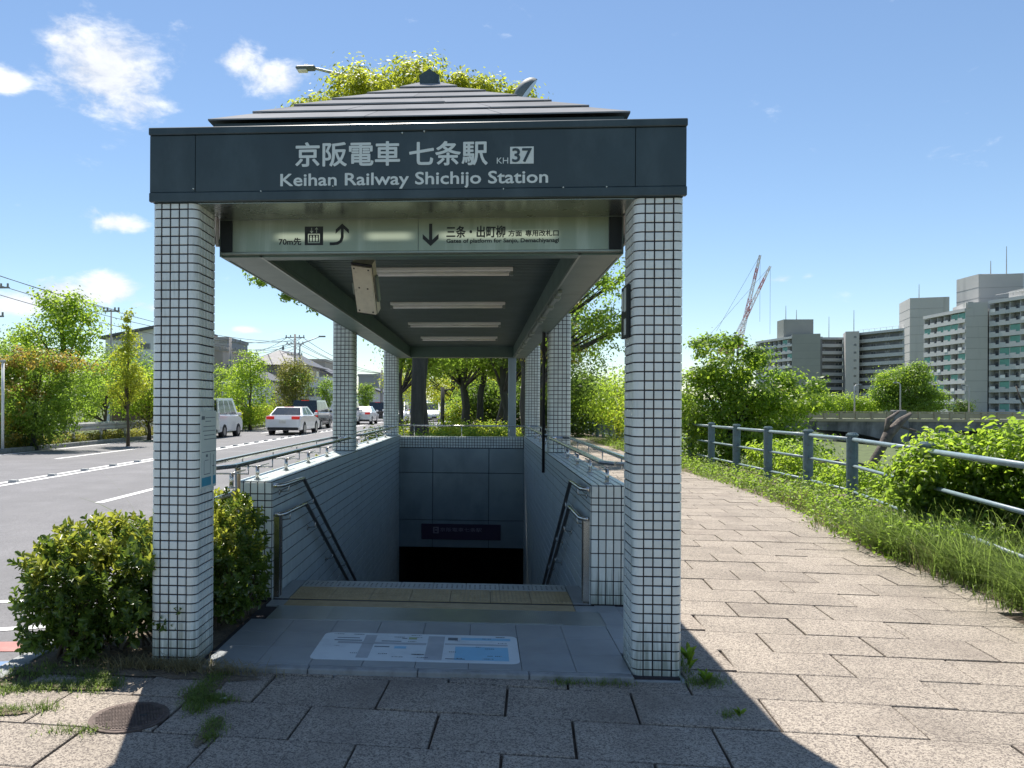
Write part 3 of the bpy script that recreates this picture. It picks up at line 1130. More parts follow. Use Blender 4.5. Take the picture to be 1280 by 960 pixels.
def pillar(x, y, z0, z1, individual):
    p = empty('pillar', (x, y, z0))
    p.parent = ENT
    h = z1 - z0
    mb = MB()
    r = .034
    pts = []
    for cx_, cy_, a0 in ((.25 - r, r, -90), (.25 - r, PD - r, 0), (r, PD - r, 90), (r, r, 180)):
        for k in range(5):
            a = R(a0 + 22.5 * k)
            pts.append((cx_ + r * math.cos(a), cy_ + r * math.sin(a)))
    mb.prism(pts, 'z', -.04 if z0 < .5 else 0, h)
    mb.build('pillar_core', m_grout, p)
    rows = int(h / PITCH + 1e-6)
    field = MB()
    cfield = MB()
    for k in range(rows + 1):
        if k == rows:
            if h - rows * PITCH < .015:
                break
            zc = (rows * PITCH + h) / 2
            sc = (h - rows * PITCH - GAP) / (PITCH - GAP)
        else:
            zc = (k + .5) * PITCH
            sc = 1
        for i in range(1, 4):      # front and back
            X = (i + .5) * PITCH
            if individual and k < 50:
                link('tile', ft_me, p, (X, 0, zc))
            else:
                field.add(ft.v, ft.f, Matrix.Translation((X, 0, zc)) @ Matrix.Diagonal((1, 1, sc, 1)))
            field.add(ft.v, ft.f, Matrix.Translation((X, PD, zc)) @ Matrix.Rotation(math.pi, 4, 'Z') @ Matrix.Diagonal((1, 1, sc, 1)))
        for i in range(1, 5):
            Y = (i + .5) * PITCH
            field.add(ft.v, ft.f, Matrix.Translation((0, Y, zc)) @ Matrix.Rotation(-math.pi / 2, 4, 'Z') @ Matrix.Diagonal((1, 1, sc, 1)))
            field.add(ft.v, ft.f, Matrix.Translation((.25, Y, zc)) @ Matrix.Rotation(math.pi / 2, 4, 'Z') @ Matrix.Diagonal((1, 1, sc, 1)))
        for q, (X, Y, a) in enumerate(((0, 0, 0), (.25, 0, 90), (.25, PD, 180), (0, PD, 270))):
            if individual and k < 50 and q < 2:
                link('corner_tile', ct_me, p, (X, Y, zc), (0, 0, R(a)))
            else:
                cfield.add(ct.v, ct.f, Matrix.Translation((X, Y, zc)) @ Matrix.Rotation(R(a), 4, 'Z') @ Matrix.Diagonal((1, 1, sc, 1)))
    field.build('tile_field', m_tilef, p, kind='stuff')
    cfield.build('corner_tile_field', m_tilef, p, kind='stuff')
    return p


WT = .90       # wall top
for y in (0, 5.2, 10.15):
    for x in (0, W - .25):
        pillar(x, y, 0.0 if y == 0 else WT, ZT, y == 0)
# plinth of the right front pillar
mb = MB(); mb.box(W - .27, W + .02, -.045, .31, -.06, .006, .004); mb.build('plinth', m_kerbst, ENT)


# ---- side walls with tall tiles
def wall(x0, x1, inner_sign):
    """inner_sign +1: stairwell lies on +X side"""
    w = empty('side_wall', (0, 0, 0))
    w.parent = ENT
    y0, y1 = 1.42, 10.6
    rr = .035
    mb = MB()
    mb.box(x0, x1, y0, y1, -4.9, WT - .012)
    mb.build('wall_core', m_grout, w)
    wt = x1 - x0
    rows = [(.80, .90), (.75, .80), (.70, .75), (.60, .70), (.50, .60), (.40, .50), (.30, .40), (.20, .30), (.10, .20), (0.03, .10)]
    n = round(wt / PITCH)
    pw = wt / n
    # end face tiles, each its own piece
    cache = {}
    for za, zb in rows:
        hgt = zb - za - GAP - (.012 if zb == .90 else 0)
        for i in range(n):
            key = round(hgt, 4)
            if key not in cache:
                cache[key] = flat_tile(pw - GAP, hgt).mesh('wall_tile', m_tile)
            link('wall_tile', cache[key], w, (x0 + (i + .5) * pw, y0, (za + zb) / 2 - (.006 if zb == .90 else 0)))
    # inner face
    f = MB()
    xi = x1 if inner_sign > 0 else x0
    rot = math.pi / 2 if inner_sign > 0 else -math.pi / 2
    rz = [(.80, .888)] + rows[1:9] + [(-.1 * k, -.1 * k + .1) for k in range(0, 34)]
    for za, zb in rz:
        t = flat_tile(.05 - .0018, zb - za - GAP)
        T0 = Matrix.Rotation(rot, 4, 'Z')
        # skip what lies under the stairs
        for k in range(int((y1 - y0 - .02) / .05)):
            yc = y0 + .025 + k * .05
            zst = .03 if yc < 2 else .03 - .54 * (yc - 2)
            if zb < zst - .25 or yc > 10.2:
                continue
            f.add(t.v, t.f, Matrix.Translation((xi, yc, (za + zb) / 2)) @ T0)
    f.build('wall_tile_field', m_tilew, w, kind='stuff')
    # outer face
    f = MB()
    xo = x0 if inner_sign > 0 else x1
    for za, zb in rows[:-1]:
        t = flat_tile(.05 - .0018, zb - za - GAP - (.012 if zb == .9 else 0))
        T0 = Matrix.Rotation(-rot, 4, 'Z')
        for k in range(int((y1 - y0) / .05)):
            f.add(t.v, t.f, Matrix.Translation((xo, y0 + .025 + k * .05, (za + zb) / 2 - (.006 if zb == .9 else 0))) @ T0)
    f.build('wall_tile_field', m_tilef, w, kind='stuff')
    # top: rows running along the wall
    f = MB()
    t = flat_tile(pw - GAP, .10 - .0018)
    T0 = Matrix.Rotation(-math.pi / 2, 4, 'X')
    for i in range(n):
        for k in range(int((y1 - y0) / .1)):
            f.add(t.v, t.f, Matrix.Translation((x0 + (i + .5) * pw, y0 + .05 + k * .1, WT - .010)) @ T0)
    f.build('coping_tile_field', m_tilef, w, kind='stuff')
    # rounded steel-capped inner corner: black barrier guide
    g = MB()
    gx = xi + (.0 if inner_sign > 0 else -.05)
    g.box(gx, gx + .05, y0 + .02, y0 + .05, .03, .64)
    g.box(gx, gx + .05, y0 + .085, y0 + .115, .03, .64)
    g.build('barrier_guide', m_steel, w)
    g = MB()
    g.box(gx + .004, gx + .046, y0 + .05, y0 + .085, .03, .63)
    g.build('barrier_slot', m_blk, w)
    return w


wall(.02, .29, 1)
wall(2.63, 2.90, -1)

# ---- back wall
bw = empty('back_wall', (0, 0, 0)); bw.parent = ENT
YB = 10.2
mb = MB(); mb.box(.29, 2.63, YB + .02, YB + .25, -1.2, .87); mb.build('wall_core', m_grout, bw)
f = MB()
t = flat_tile(PITCH - GAP, PITCH - GAP)
for r_ in range(4):
    for i in range(46):
        f.add(t.v, t.f, Matrix.Translation((.29 + .025 + i * .0506, YB + .02, .87 - .025 - r_ * .05)))
f.build('tile_band', m_tilef, bw, kind='stuff')
f = MB()
t2 = flat_tile(PITCH - GAP, .09)
for i in range(46):
    for q in range(2):
        f.add(t2.v, t2.f, Matrix.Translation((.29 + .025 + i * .0506, YB + .07 + q * .1, .872)) @ Matrix.Rotation(-math.pi / 2, 4, 'X'))
f.build('coping_tile_field', m_tilef, bw, kind='stuff')
xs = [.292, .925, 1.975, 2.628]
zs = [.665, .20, -.685, -1.2]
for i in range(3):
    for j in range(3):
        mb = MB()
        mb.box(xs[i] + .004, xs[i + 1] - .004, YB - .002, YB + .02, zs[j + 1] + .004, zs[j] - .004, .004)
        mb.build('steel_panel', m_panel, bw)
# corridor beyond the opening
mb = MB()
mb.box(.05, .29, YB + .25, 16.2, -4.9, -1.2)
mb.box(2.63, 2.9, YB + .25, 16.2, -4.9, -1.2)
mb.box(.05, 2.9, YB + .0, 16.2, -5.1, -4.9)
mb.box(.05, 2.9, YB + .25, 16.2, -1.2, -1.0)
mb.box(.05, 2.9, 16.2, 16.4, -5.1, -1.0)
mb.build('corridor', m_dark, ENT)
mb = MB(); mb.box(-.05, 2.97, YB + .25, 16.25, -1.0, -.025); mb.build('corridor_fill', m_dirt, ENT)

# ---- stairs
st = empty('staircase', (0, 0, 0)); st.parent = ENT
for k in range(28):
    mb = MB()
    y = 2.0 + k * .296
    z = .03 - (k + 1) * .16
    mb.box(.295, 2.625, y, y + .32, z - .3, z)
    mb.build('step', m_floor, st)

# ---- landing floor
lf = empty('landing_floor', (0, 0, 0)); lf.parent = ENT
mb = MB(); mb.box(.27, 2.90, -.03, 2.0, -.2, .018); mb.build('floor_bed', m_grout, lf)
xj = [.305, .60, .893, 1.186, 1.479, 1.772, 2.065, 2.358, 2.650]
yj = [-.005, .29, .585, .865]
for i in range(8):
    for j in range(3):
        mb = MB(); mb.box(xj[i] + .0015, xj[i + 1] - .0015, yj[j] + .0015, yj[j + 1] - .0015, .0, .03, .0015)
        mb.build('floor_tile', m_floor, lf)
for a, b in ((.305, .9), (.9, 1.5), (1.5, 2.1), (2.1, 2.655)):
    mb = MB(); mb.box(a + .002, b - .002, -.065, -.007, -.06, .028, .006); mb.build('edge_stone', m_kerbst, lf)
for a, b in ((.33, .62), (.62, .91), (.91, 1.2), (1.2, 1.40)):
    mb = MB(); mb.box(2.653, 2.80, a, b - .003, 0, .030, .0015); mb.build('floor_tile', m_floor, lf)
mb = MB(); mb.box(2.803, 2.92, .33, 1.40, 0, .024, .0015); mb.build('edge_stone', m_kerbst, lf)
# ribbed stainless threshold
th = MB(); th.box(.40, 2.66, .87, 1.222, 0, .030, .002); thr = th.build('threshold_plate', m_mat, lf)
rb = MB()
for k in range(118):
    x = .80 + k * .0135
    rb.box(x, x + .007, .885, 1.205, .0301, .0335)
rb.build('threshold_rib', m_mat, thr)
mb = MB(); mb.box(.43, 2.50, 1.222, 1.375, 0, .031, .001); mb.build('tactile_strip', m_yellow, lf)
mb = MB(); mb.box(.305, 2.64, 1.40, 1.425, 0, .026); mb.box(.305, 2.64, 1.375, 1.38, 0, .026); mb.build('barrier_track', m_blk, lf)
for k in range(7):
    mb = MB(); x = .42 + k * .298; mb.box(x + .002, x + .296, 1.432, 1.79, 0, .031, .001)
    ty = mb.build('tactile_tile', m_yellow, lf)
    db = MB()
    for a in range(9):
        for b in range(7):
            cx_, cy_ = x + .03 + a * .0298, 1.46 + b * .05
            db.box(cx_ - .008, cx_ + .008, cy_ - .008, cy_ + .008, .0311, .035)
    db.build('tactile_dot', m_yellow, ty, kind='stuff')
for a, b in ((.305, .415), (2.51, 2.62)):
    mb = MB(); mb.box(a, b, 1.432, 2.0, 0, .030, .001); mb.build('floor_tile', m_floor, lf)
mb = MB(); mb.box(.305, .428, 1.222, 1.374, 0, .030, .001); mb.box(2.505, 2.655, 1.226, 1.374, 0, .030, .001); mb.build('floor_tile', m_floor, lf)
for k in range(8):
    mb = MB(); x = .42 + k * .2605; mb.box(x + .002, x + .2585, 1.795, 2.005, -.1, .031, .002)
    nt = mb.build('nosing_tile', m_nose, lf)
    db = MB()
    for a in range(6):
        for b in range(3):
            cx_, cy_ = x + .03 + a * .04, 1.84 + b * .045
            db.box(cx_ - .006, cx_ + .006, cy_ - .006, cy_ + .006, .0311, .0335)
    db.build('grip_dot', m_dot, nt, kind='stuff')

# ---- fascia board in front
fb = empty('fascia', (0, 0, 0)); fb.parent = ENT
mb = MB(); mb.box(.0, W, .0, .26, ZT, 2.985); mb.build('fascia_core', m_fascia, fb)
for a, b in ((-.012, .245), (.2475, 2.6525), (2.655, W + .012)):
    mb = MB(); mb.box(a, b, -.022, -.001, ZT + .055, 2.955, .002); mb.build('fascia_panel', m_fascia, fb)
mb = MB(); mb.box(-.016, W + .016, -.034, .27, 2.957, 2.998, .004); mb.build('top_trim', m_fascia, fb)
mb = MB(); mb.box(-.014, W + .014, -.030, -.001, ZT + .002, ZT + .053, .004); mb.build('bottom_trim', m_fascia, fb)
for a, b in ((-.012, -.0005), (W + .0005, W + .012)):
    mb = MB(); mb.box(a, b, -.001, .268, ZT + .055, 2.955, .002); mb.build('fascia_panel', m_fascia, fb)
for x, z in ((.24, 2.655), (.62, ZT + .052), (1.02, 2.66), (1.95, ZT + .048), (2.27, ZT + .052), (2.50, ZT + .052), (1.40, 2.945), (1.52, 2.952)):
    mb = MB(); mb.prism([(x - .004, z), (x, z + .004), (x + .004, z), (x, z - .004)], 'y', -.036, -.02); mb.build('screw', m_letter, fb)
YT = -.0245
text('lettering', '京阪電車', .812, 1.385, 2.772, 2.902, YT, m_letter, fb, .022)
text('lettering', '七条駅', 1.440, 1.862, 2.768, 2.896, YT, m_letter, fb, .022)
text('lettering', 'KH', 1.914, 1.975, 2.772, 2.804, YT, m_letter, fb, .006)
mb = MB(); mb.box(1.985, 2.112, YT, YT + .001, 2.770, 2.862); mb.build('number_block', m_letter, fb)
text('lettering', '37', 1.998, 2.100, 2.780, 2.852, YT - .0015, m_fascia, fb, .03)
text('lettering', 'Keihan Railway Shichijo Station', .728, 2.188, 2.645, 2.732, YT, m_letter, fb, .022)

# ---- soffit between fascia and hanging sign
mb = MB(); mb.box(.255, 2.655, .0, .38, ZT - .006, ZT + .004); mb.build('soffit', m_soffit, ENT)

# ---- canopy: beams, ceiling, side fascias, roof
cn = empty('canopy', (0, 0, 0)); cn.parent = ENT
ZB, ZC = 2.365, 2.555
Y0, Y1 = .42, 10.15
for s_, x0, x1 in ((1, .255, .49), (-1, 2.42, 2.655)):
    # bottom flange in lengths, with the riser rising to the ceiling
    for k in range(6):
        ya, yb = Y0 + (Y1 + .32 - Y0) * k / 6, Y0 + (Y1 + .32 - Y0) * (k + 1) / 6
        mb = MB()
        mb.box(x0, x1, ya + .002, yb - .002, ZB, ZB + .05, .002)
        mb.build('beam_panel', m_alu, cn)
        mb = MB()
        xr = x1 - .012 if s_ > 0 else x0
        mb.box(xr, xr + .012, ya + .002, yb - .002, ZB + .0505, ZC + .05)
        mb.build('riser_panel', m_alu, cn)
    mb = MB()
    xe = x1 - .004 if s_ > 0 else x0 - .010
    mb.box(xe, xe + .014, Y0, Y1, ZB - .006, ZB + .012); mb.build('edge_trim', m_alud, cn)
    xe = x0 - .012 if s_ > 0 else x1
    mb = MB(); mb.box(xe, xe + .012, Y0 - .03, Y1 + .32, ZB - .004, ZT + .1); mb.build('beam_web', m_alu, cn)
    xo0, xo1 = (.05, .242) if s_ > 0 else (2.668, 2.78)
    mb = MB(); mb.box(xo0, xo1, Y0 - .1, Y1 + .3, ZT + .0, ZT + .05); mb.build('outer_gutter', m_pinkedge, cn)
    mb = MB(); xo = .03 if s_ > 0 else 2.78
    mb.box(xo, xo + .015, .27, Y1 + .35, ZT - .04, 2.985); mb.build('side_fascia', m_fascia, cn)
    mb = MB(); mb.box(*((.235, .262) if s_ > 0 else (2.648, 2.675)), 5.40, 5.50, ZB - .01, ZB + .09); mb.build('joint_cover', m_blk, cn)
mb = MB(); mb.box(.49, 2.42, Y1 - .012, Y1, ZB, ZC + .05); mb.build('riser_panel', m_alu, cn)
mb = MB(); mb.box(.50, 2.41, Y1, Y1 + .3, ZB, ZB + .05); mb.build('beam_panel', m_alu, cn)
mb = MB(); mb.box(.255, 2.655, .42, .52, ZB - .004, ZB + .02); mb.build('front_flange', m_alu, cn)
# ribbed ceiling
mb = MB(); mb.box(.49, 2.42, Y0, Y1, ZC + .03, ZC + .05); cb = mb.build('ceiling_board', m_ceild, cn)
rb = MB()
k = 0
y = Y0
while y < Y1 - .05:
    rb.box(.49, 2.42, y, y + .045, ZC + .006, ZC + .03)
    y += .07
rb.build('ceiling_rib', m_ceil, cb, kind='stuff')
# ceiling deck closes the top
mb = MB(); mb.box(.045, 2.78, .27, Y1 + .35, 2.90, 2.96); mb.build('roof_deck', m_fascia, cn)
mb = MB(); mb.box(.36, 2.55, .17, Y1 + .25, 2.985, 3.07); mb.build('roof_drum', m_fascia, cn)

# hipped roof of stepped metal plates
rf = empty('roof', (0, 0, 0)); rf.parent = ENT
EX0, EX1, EY0, EY1, EZ = .27, 2.65, .10, Y1 + .35, 3.075
AX, AZ, RUN = 1.46, 3.765, 1.19
NR = 6
for r_ in range(NR):
    t0, t1 = r_ / NR, (r_ + 1) / NR
    o0, o1 = RUN * t0, RUN * (t1 + .035)
    z0_, z1_ = EZ + (AZ - EZ) * t0 + .008, EZ + (AZ - EZ) * (t1 + .035) - .004
    th_ = .008
    o1 = min(o1, RUN - .001)
    rn = random.Random(r_)

    def course(p0, p1, q0, q1):
        """eave line p0-p1, upper line q0-q1, cut into plates"""
        p0, p1, q0, q1 = map(Vector, (p0, p1, q0, q1))
        Lg = (p1 - p0).length
        n_ = max(1, round(Lg / .78))
        cuts = [0]
        for c_ in range(1, n_):
            cuts.append(min(.97, max(.03, (c_ + rn.uniform(-.2, .2)) / n_)))
        cuts.append(1)
        for a, b in zip(cuts, cuts[1:]):
            jz = rn.uniform(-.002, .002)
            g = .0008
            A, B = p0.lerp(p1, a + g), p0.lerp(p1, b - g)
            D_, C_ = q0.lerp(q1, a + g), q0.lerp(q1, b - g)
            u = Vector((0, 0, th_ + jz))
            mb = MB()
            mb.add([A, B, C_, D_, A + u, B + u, C_ + Vector((0, 0, .004)), D_ + Vector((0, 0, .004))],
                   [(0, 3, 2, 1), (4, 5, 6, 7), (0, 1, 5, 4), (1, 2, 6, 5), (2, 3, 7, 6), (3, 0, 4, 7)])
            mb.build('roof_plate', m_roof, rf)
    a0, a1 = o0, o1
    course((EX0 + a0, EY0 + a0, z0_), (EX1 - a0, EY0 + a0, z0_), (EX0 + a1, EY0 + a1, z1_), (EX1 - a1, EY0 + a1, z1_))
    course((EX1 - a0, EY1 - a0, z0_), (EX0 + a0, EY1 - a0, z0_), (EX1 - a1, EY1 - a1, z1_), (EX0 + a1, EY1 - a1, z1_))
    course((EX1 - a0, EY0 + a0, z0_), (EX1 - a0, EY1 - a0, z0_), (EX1 - a1, EY0 + a1, z1_), (EX1 - a1, EY1 - a1, z1_))
    course((EX0 + a0, EY1 - a0, z0_), (EX0 + a0, EY0 + a0, z0_), (EX0 + a1, EY1 - a1, z1_), (EX0 + a1, EY0 + a1, z1_))
mb = MB()
mb.prism([(AX - .066, AZ - .05), (AX - .070, AZ + .008), (AX, AZ + .055), (AX + .070, AZ + .008), (AX + .066, AZ - .05)], 'y', EY0 + RUN - .12, EY1 - RUN + .12)
mb.build('ridge_cap', m_fascia, rf)
mb = MB(); mb.box(EX0 + .03, EX1 - .03, EY0 + .03, EY1 - .03, EZ - .03, EZ - .002); mb.build('eave_board', m_fascia, rf)

# ---- downpipe on the right
mb = MB()
mb.tube([(2.60, 5.30, 2.50), (2.60, 5.34, 2.3), (2.60, 5.36, 2.0), (2.60, 5.36, .64)], .018, 8)
mb.tube([(2.575, 5.2, 2.50), (2.578, 5.24, 2.25), (2.585, 5.33, 2.1)], .008, 6)
mb.build('downpipe', m_blk, ENT, smooth=True)
# cable tray under the right beam edge
mb = MB()
mb.box(2.425, 2.455, 1.8, 9.9, ZB - .03, ZB - .008)
mb.build('cable_tray', m_alud, ENT)
for y in (2.0, 2.6, 3.4, 3.8, 5.0, 5.5, 6.6, 7.4, 8.6):
    mb = MB(); mb.box(2.415, 2.465, y, y + .16, ZB - .045, ZB - .004, .006); mb.build('cable_box', m_alud, ENT)

# ================================================================== SIGNS
hs_ = empty('direction_sign', (0, .38, 2.385), label='long backlit sign under the fascia with gates of platform arrow', cat='sign')
SY = -.38
def spart(name, mb, m_, parent=None):
    o = mb.build(name, m_, parent or hs_)
    if (parent or hs_) is hs_:
        o.location = (0, -.38, -2.385)
    return o
mb = MB(); mb.box(.248, 2.662, .385, .47, 2.372, 2.583); sbox = spart('sign_box', mb, m_alud)
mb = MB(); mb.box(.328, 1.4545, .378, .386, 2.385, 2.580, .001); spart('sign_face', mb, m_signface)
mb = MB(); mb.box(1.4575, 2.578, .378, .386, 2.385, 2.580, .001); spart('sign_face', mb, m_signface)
for a, b in ((.252, .324), (2.582, 2.655)):
    mb = MB(); mb.box(a, b, .376, .386, 2.385, 2.580, .002); spart('end_cap', mb, m_signdk)
for z in (2.378, 2.5815):
    mb = MB(); mb.box(.25, 2.66, .372, .388, z - .0045, z + .004); spart('frame_rail', mb, m_alud)
for a in (.225, 2.672):
    mb = MB(); mb.box(a, a + .014, .372, .388, 2.42, 2.584); spart('hanger', mb, m_pinkedge)


def stext(body, x0, x1, z0, z1, e=.01):
    o = text('lettering', body, x0, x1, z0, z1, .3765, m_signdk, hs_, e)
    o.location = (0, -.38, -2.385)


stext('70m先', .612, .748, 2.425, 2.468, .03)
stext('三条・出町柳', 1.625, 1.972, 2.462, 2.530, .025)
stext('方面', 1.992, 2.070, 2.466, 2.502, .03)
stext('専用改札口', 2.092, 2.286, 2.466, 2.502, .03)
stext('Gates of platform for Sanjo, Demachiyanagi', 1.625, 2.288, 2.424, 2.454, .035)


def poly_y(name, pts, y, m_, parent, dz=(0, 0, 0)):
    mb = MB()
    mb.prism(pts, 'y', y, y + .0012)
    o = mb.build(name, m_, parent)
    o.location = dz
    return o


HL = (0, -.38, -2.385)
# down arrow
def arrow(cx_, cz_, s, ang, nm='arrow'):
    P_ = [(-.016, -.5), (.016, -.5), (.016, .30), (0.34, -.02), (.34, .11), (0, .46), (-.34, .11), (-.34, -.02), (-.016, .30)]
    P_ = [(-.075, -.5), (.075, -.5), (.075, .26), (.37, -.02), (.37, .20), (0, .54), (-.37, .20), (-.37, -.02), (-.075, .26)]
    return [(cx_ + s * (x * math.cos(ang) - z * math.sin(ang)), cz_ + s * (x * math.sin(ang) + z * math.cos(ang))) for x, z in P_]


mb = MB()
pts = arrow(1.530, 2.482, .128, math.pi)
for tri in ((0, 1, 2, 8), (2, 3, 4, 5), (8, 2, 5), (8, 5, 6, 7)):
    mb.prism([pts[i] for i in tri], 'y', .3765 - .0002 * tri[0], .378)
spart('arrow', mb, m_signdk)
mb = MB()
pts = arrow(.998, 2.494, .108, 0)
for tri in ((2, 3, 4, 5), (8, 2, 5), (8, 5, 6, 7)):
    mb.prism([pts[i] for i in tri], 'y', .3765 - .0002 * tri[0], .378)
path = [(.998, 2.525), (.998, 2.470), (.990, 2.447), (.970, 2.434), (.945, 2.431), (.922, 2.431)]
for a, b in zip(path, path[1:]):
    d = Vector((b[0] - a[0], b[1] - a[1])); d.normalize()
    s2 = Vector((-d.y, d.x)) * .0085
    a2 = (a[0] - d.x * .003, a[1] - d.y * .003)
    mb.prism([(a2[0] - s2.x, a2[1] - s2.y), (b[0] - s2.x, b[1] - s2.y), (b[0] + s2.x, b[1] + s2.y), (a2[0] + s2.x, a2[1] + s2.y)], 'y', .3764, .378)
spart('arrow', mb, m_signdk)
# lift pictogram
mb = MB(); mb.box(.770, .882, .3768, .378, 2.424, 2.536); spart('pictogram_plate', mb, m_signdk)
mb = MB()
x0, x1, z0, z1 = .790, .862, 2.436, 2.492
for a in ((x0, x1, z0, z0 + .005), (x0, x1, z1 - .005, z1), (x0, x0 + .005, z0 + .005, z1 - .005), (x1 - .005, x1, z0 + .005, z1 - .005)):
    mb.box(a[0], a[1], .3758, .3768, a[2], a[3])
for q in range(3):
    cx_ = .808 + q * .018
    mb.box(cx_ - .006, cx_ + .006, .3758, .3768, 2.446, 2.470)
    mb.box(cx_ - .004, cx_ + .004, .3758, .3768, 2.473, 2.481)
for cx_, up in ((.812, -1), (.842, 1)):
    mb.box(cx_ - .0018, cx_ + .0018, .3758, .3768, 2.498, 2.528)
    zt_ = 2.528 if up > 0 else 2.498
    mb.prism([(cx_, zt_ + up * .003), (cx_ - .010, zt_ - up * .010), (cx_ - .007, zt_ - up * .012), (cx_, zt_ - up * .004), (cx_ + .007, zt_ - up * .012), (cx_ + .010, zt_ - up * .010)], 'y', .3752, .3757)
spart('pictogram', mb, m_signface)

# blue-violet sign deep on the back wall
ps = empty('back_wall_sign', (1.46, YB, -.9), label='dark violet sign on the steel back wall above the stair opening', cat='sign')
def pp(name, mb, m_):
    o = mb.build(name, m_, ps); o.location = (-1.46, -YB, .9); return o
mb = MB(); mb.box(.72, 2.20, YB - .04, YB - .003, -1.045, -.755, .004); pp('sign_panel', mb, m_purple)
mb = MB()
for a in ((.94, 1.045, -.93, -.91), (.94, 1.045, -.83, -.81), (.94, .965, -.91, -.83), (1.02, 1.045, -.91, -.83), (.98, 1.01, -.88, -.85)):
    mb.box(a[0], a[1], YB - .042, YB - .04, a[2], a[3])
pp('pictogram', mb, m_dimletter)
o = text('lettering', '京阪電車七条駅', 1.07, 1.85, -.895, -.82, YB - .042, m_dimletter, ps, .005); o.location = (-1.46, -YB, .9)

# map plate on the inner face of the left pillar
mp_ = empty('map_plate', (.262, .18, 1.2), label='small white route map plate on inner face of left front pillar', cat='sign')
def mpp(name, mb, m_):
    o = mb.build(name, m_, mp_); o.location = (-.262, -.18, -1.2); return o
mb = MB(); mb.box(.257, .263, .042, .292, .98, 1.425, .001); mpp('plate', mb, m_plateg)
mb = MB()
mb.box(.2631, .2636, .05, .10, 1.375, 1.395)
for z, a, b in ((1.386, .11, .27), (1.365, .11, .20), (1.335, .08, .27), (1.31, .07, .27), (1.285, .09, .26), (1.262, .09, .28), (1.19, .06, .28)):
    mb.box(.2631, .2636, a, b, z - .002, z + .002)
for a, b, z0, z1 in ((.10, .16, 1.14, 1.143), (.09, .094, 1.06, 1.14), (.09, .19, 1.06, 1.064), (.19, .194, 1.06, 1.18), (.24, .246, 1.05, 1.17), (.12, .15, 1.16, 1.175), (.225, .26, 1.10, 1.105)):
    mb.box(.2631, .2636, a, b, z0, z1)
mpp('print', mb, m_stdark)
mb = MB(); mb.box(.2631, .2637, .055, .205, .995, 1.045); mb.box(.2631, .2637, .235, .285, .995, 1.045); mpp('print', mb, m_platebl)

# black board on the inner face of the right pillar
rb_ = empty('number_board', (2.65, .17, 1.98), label='black board with white panels on inner face of right front pillar', cat='sign')
mb = MB(); mb.box(2.632, 2.653, .09, .255, 1.845, 2.135, .003); o = mb.build('board', m_signdk, rb_); o.location = (-2.65, -.17, -1.98)
mb = MB(); mb.box(2.629, 2.632, .11, .165, 1.99, 2.12, .001); mb.box(2.629, 2.632, .11, .16, 1.86, 1.95, .001); mb.box(2.629, 2.632, .19, .235, 2.0, 2.11, .001)
o = mb.build('number_panel', m_plateg, rb_); o.location = (-2.65, -.17, -1.98)

# floor map film
fm = empty('floor_map', (1.46, .34, .03), label='pale blue and white guide map film stuck on the landing floor', cat='map')
def fmp(name, pts, m_, z):
    mb = MB(); mb.prism(pts, 'z', z, z + .0006); o = mb.build(name, m_, fm); o.location = (-1.46, -.34, -.03)
    return o
def rrect(x0, x1, y0, y1, r, n=5):
    out = []
    for cx_, cy_, a0 in ((x1 - r, y0 + r, -90), (x1 - r, y1 - r, 0), (x0 + r, y1 - r, 90), (x0 + r, y0 + r, 180)):
        for k in range(n):
            a = R(a0 + 90 * k / (n - 1)); out.append((cx_ + r * math.cos(a), cy_ + r * math.sin(a)))
    return out
fmp('film', rrect(.87, 2.06, .085, .60, .05), m_sticker, .0305)
for x0, x1, y0, y1, m_, dz in ((1.69, 2.0, .13, .37, m_stblue, 0), (1.72, 2.02, .50, .545, m_stblue, 0), (1.52, 1.62, .12, .56, m_stgrey, 0), (1.13, 1.20, .13, .56, m_stgrey, 0),
                               (.98, 1.515, .385, .42, m_stgrey, .0008), (1.625, 2.0, .40, .425, m_stgrey, 0), (.95, 1.12, .44, .455, m_stdark, 0), (.96, 1.10, .49, .50, m_stdark, 0),
                               (1.40, 1.45, .49, .53, m_stgreen, 0), (1.64, 1.70, .49, .54, m_stdark, 0), (1.33, 1.40, .31, .35, m_stblue, 0), (1.21, 1.30, .33, .345, m_stdark, 0),
                               (1.36, 1.39, .50, .512, m_stdark, 0), (1.64, 1.75, .14, .15, m_stdark, .0008), (1.24, 1.36, .44, .452, m_stdark, 0)):
    fmp('print', [(x0, y0), (x1, y0), (x1, y1), (x0, y1)], m_, .0314 + dz)

rmap = random.Random(9)
for k in range(34):
    x = rmap.uniform(.90, 1.98); y = rmap.choice((.15, .2, .26, .33, .36, .44, .47, .52, .56))
    if 1.10 < x < 1.22 or 1.49 < x < 1.64:
        continue
    for q in range(rmap.randrange(3, 7)):
        xx = x + q * .011
        if xx < 2.03:
            fmp('print', [(xx, y), (xx + .007, y), (xx + .007, y + .009), (xx, y + .009)], rmap.choice((m_stdark, m_stgrey, m_stdark)), .0331)

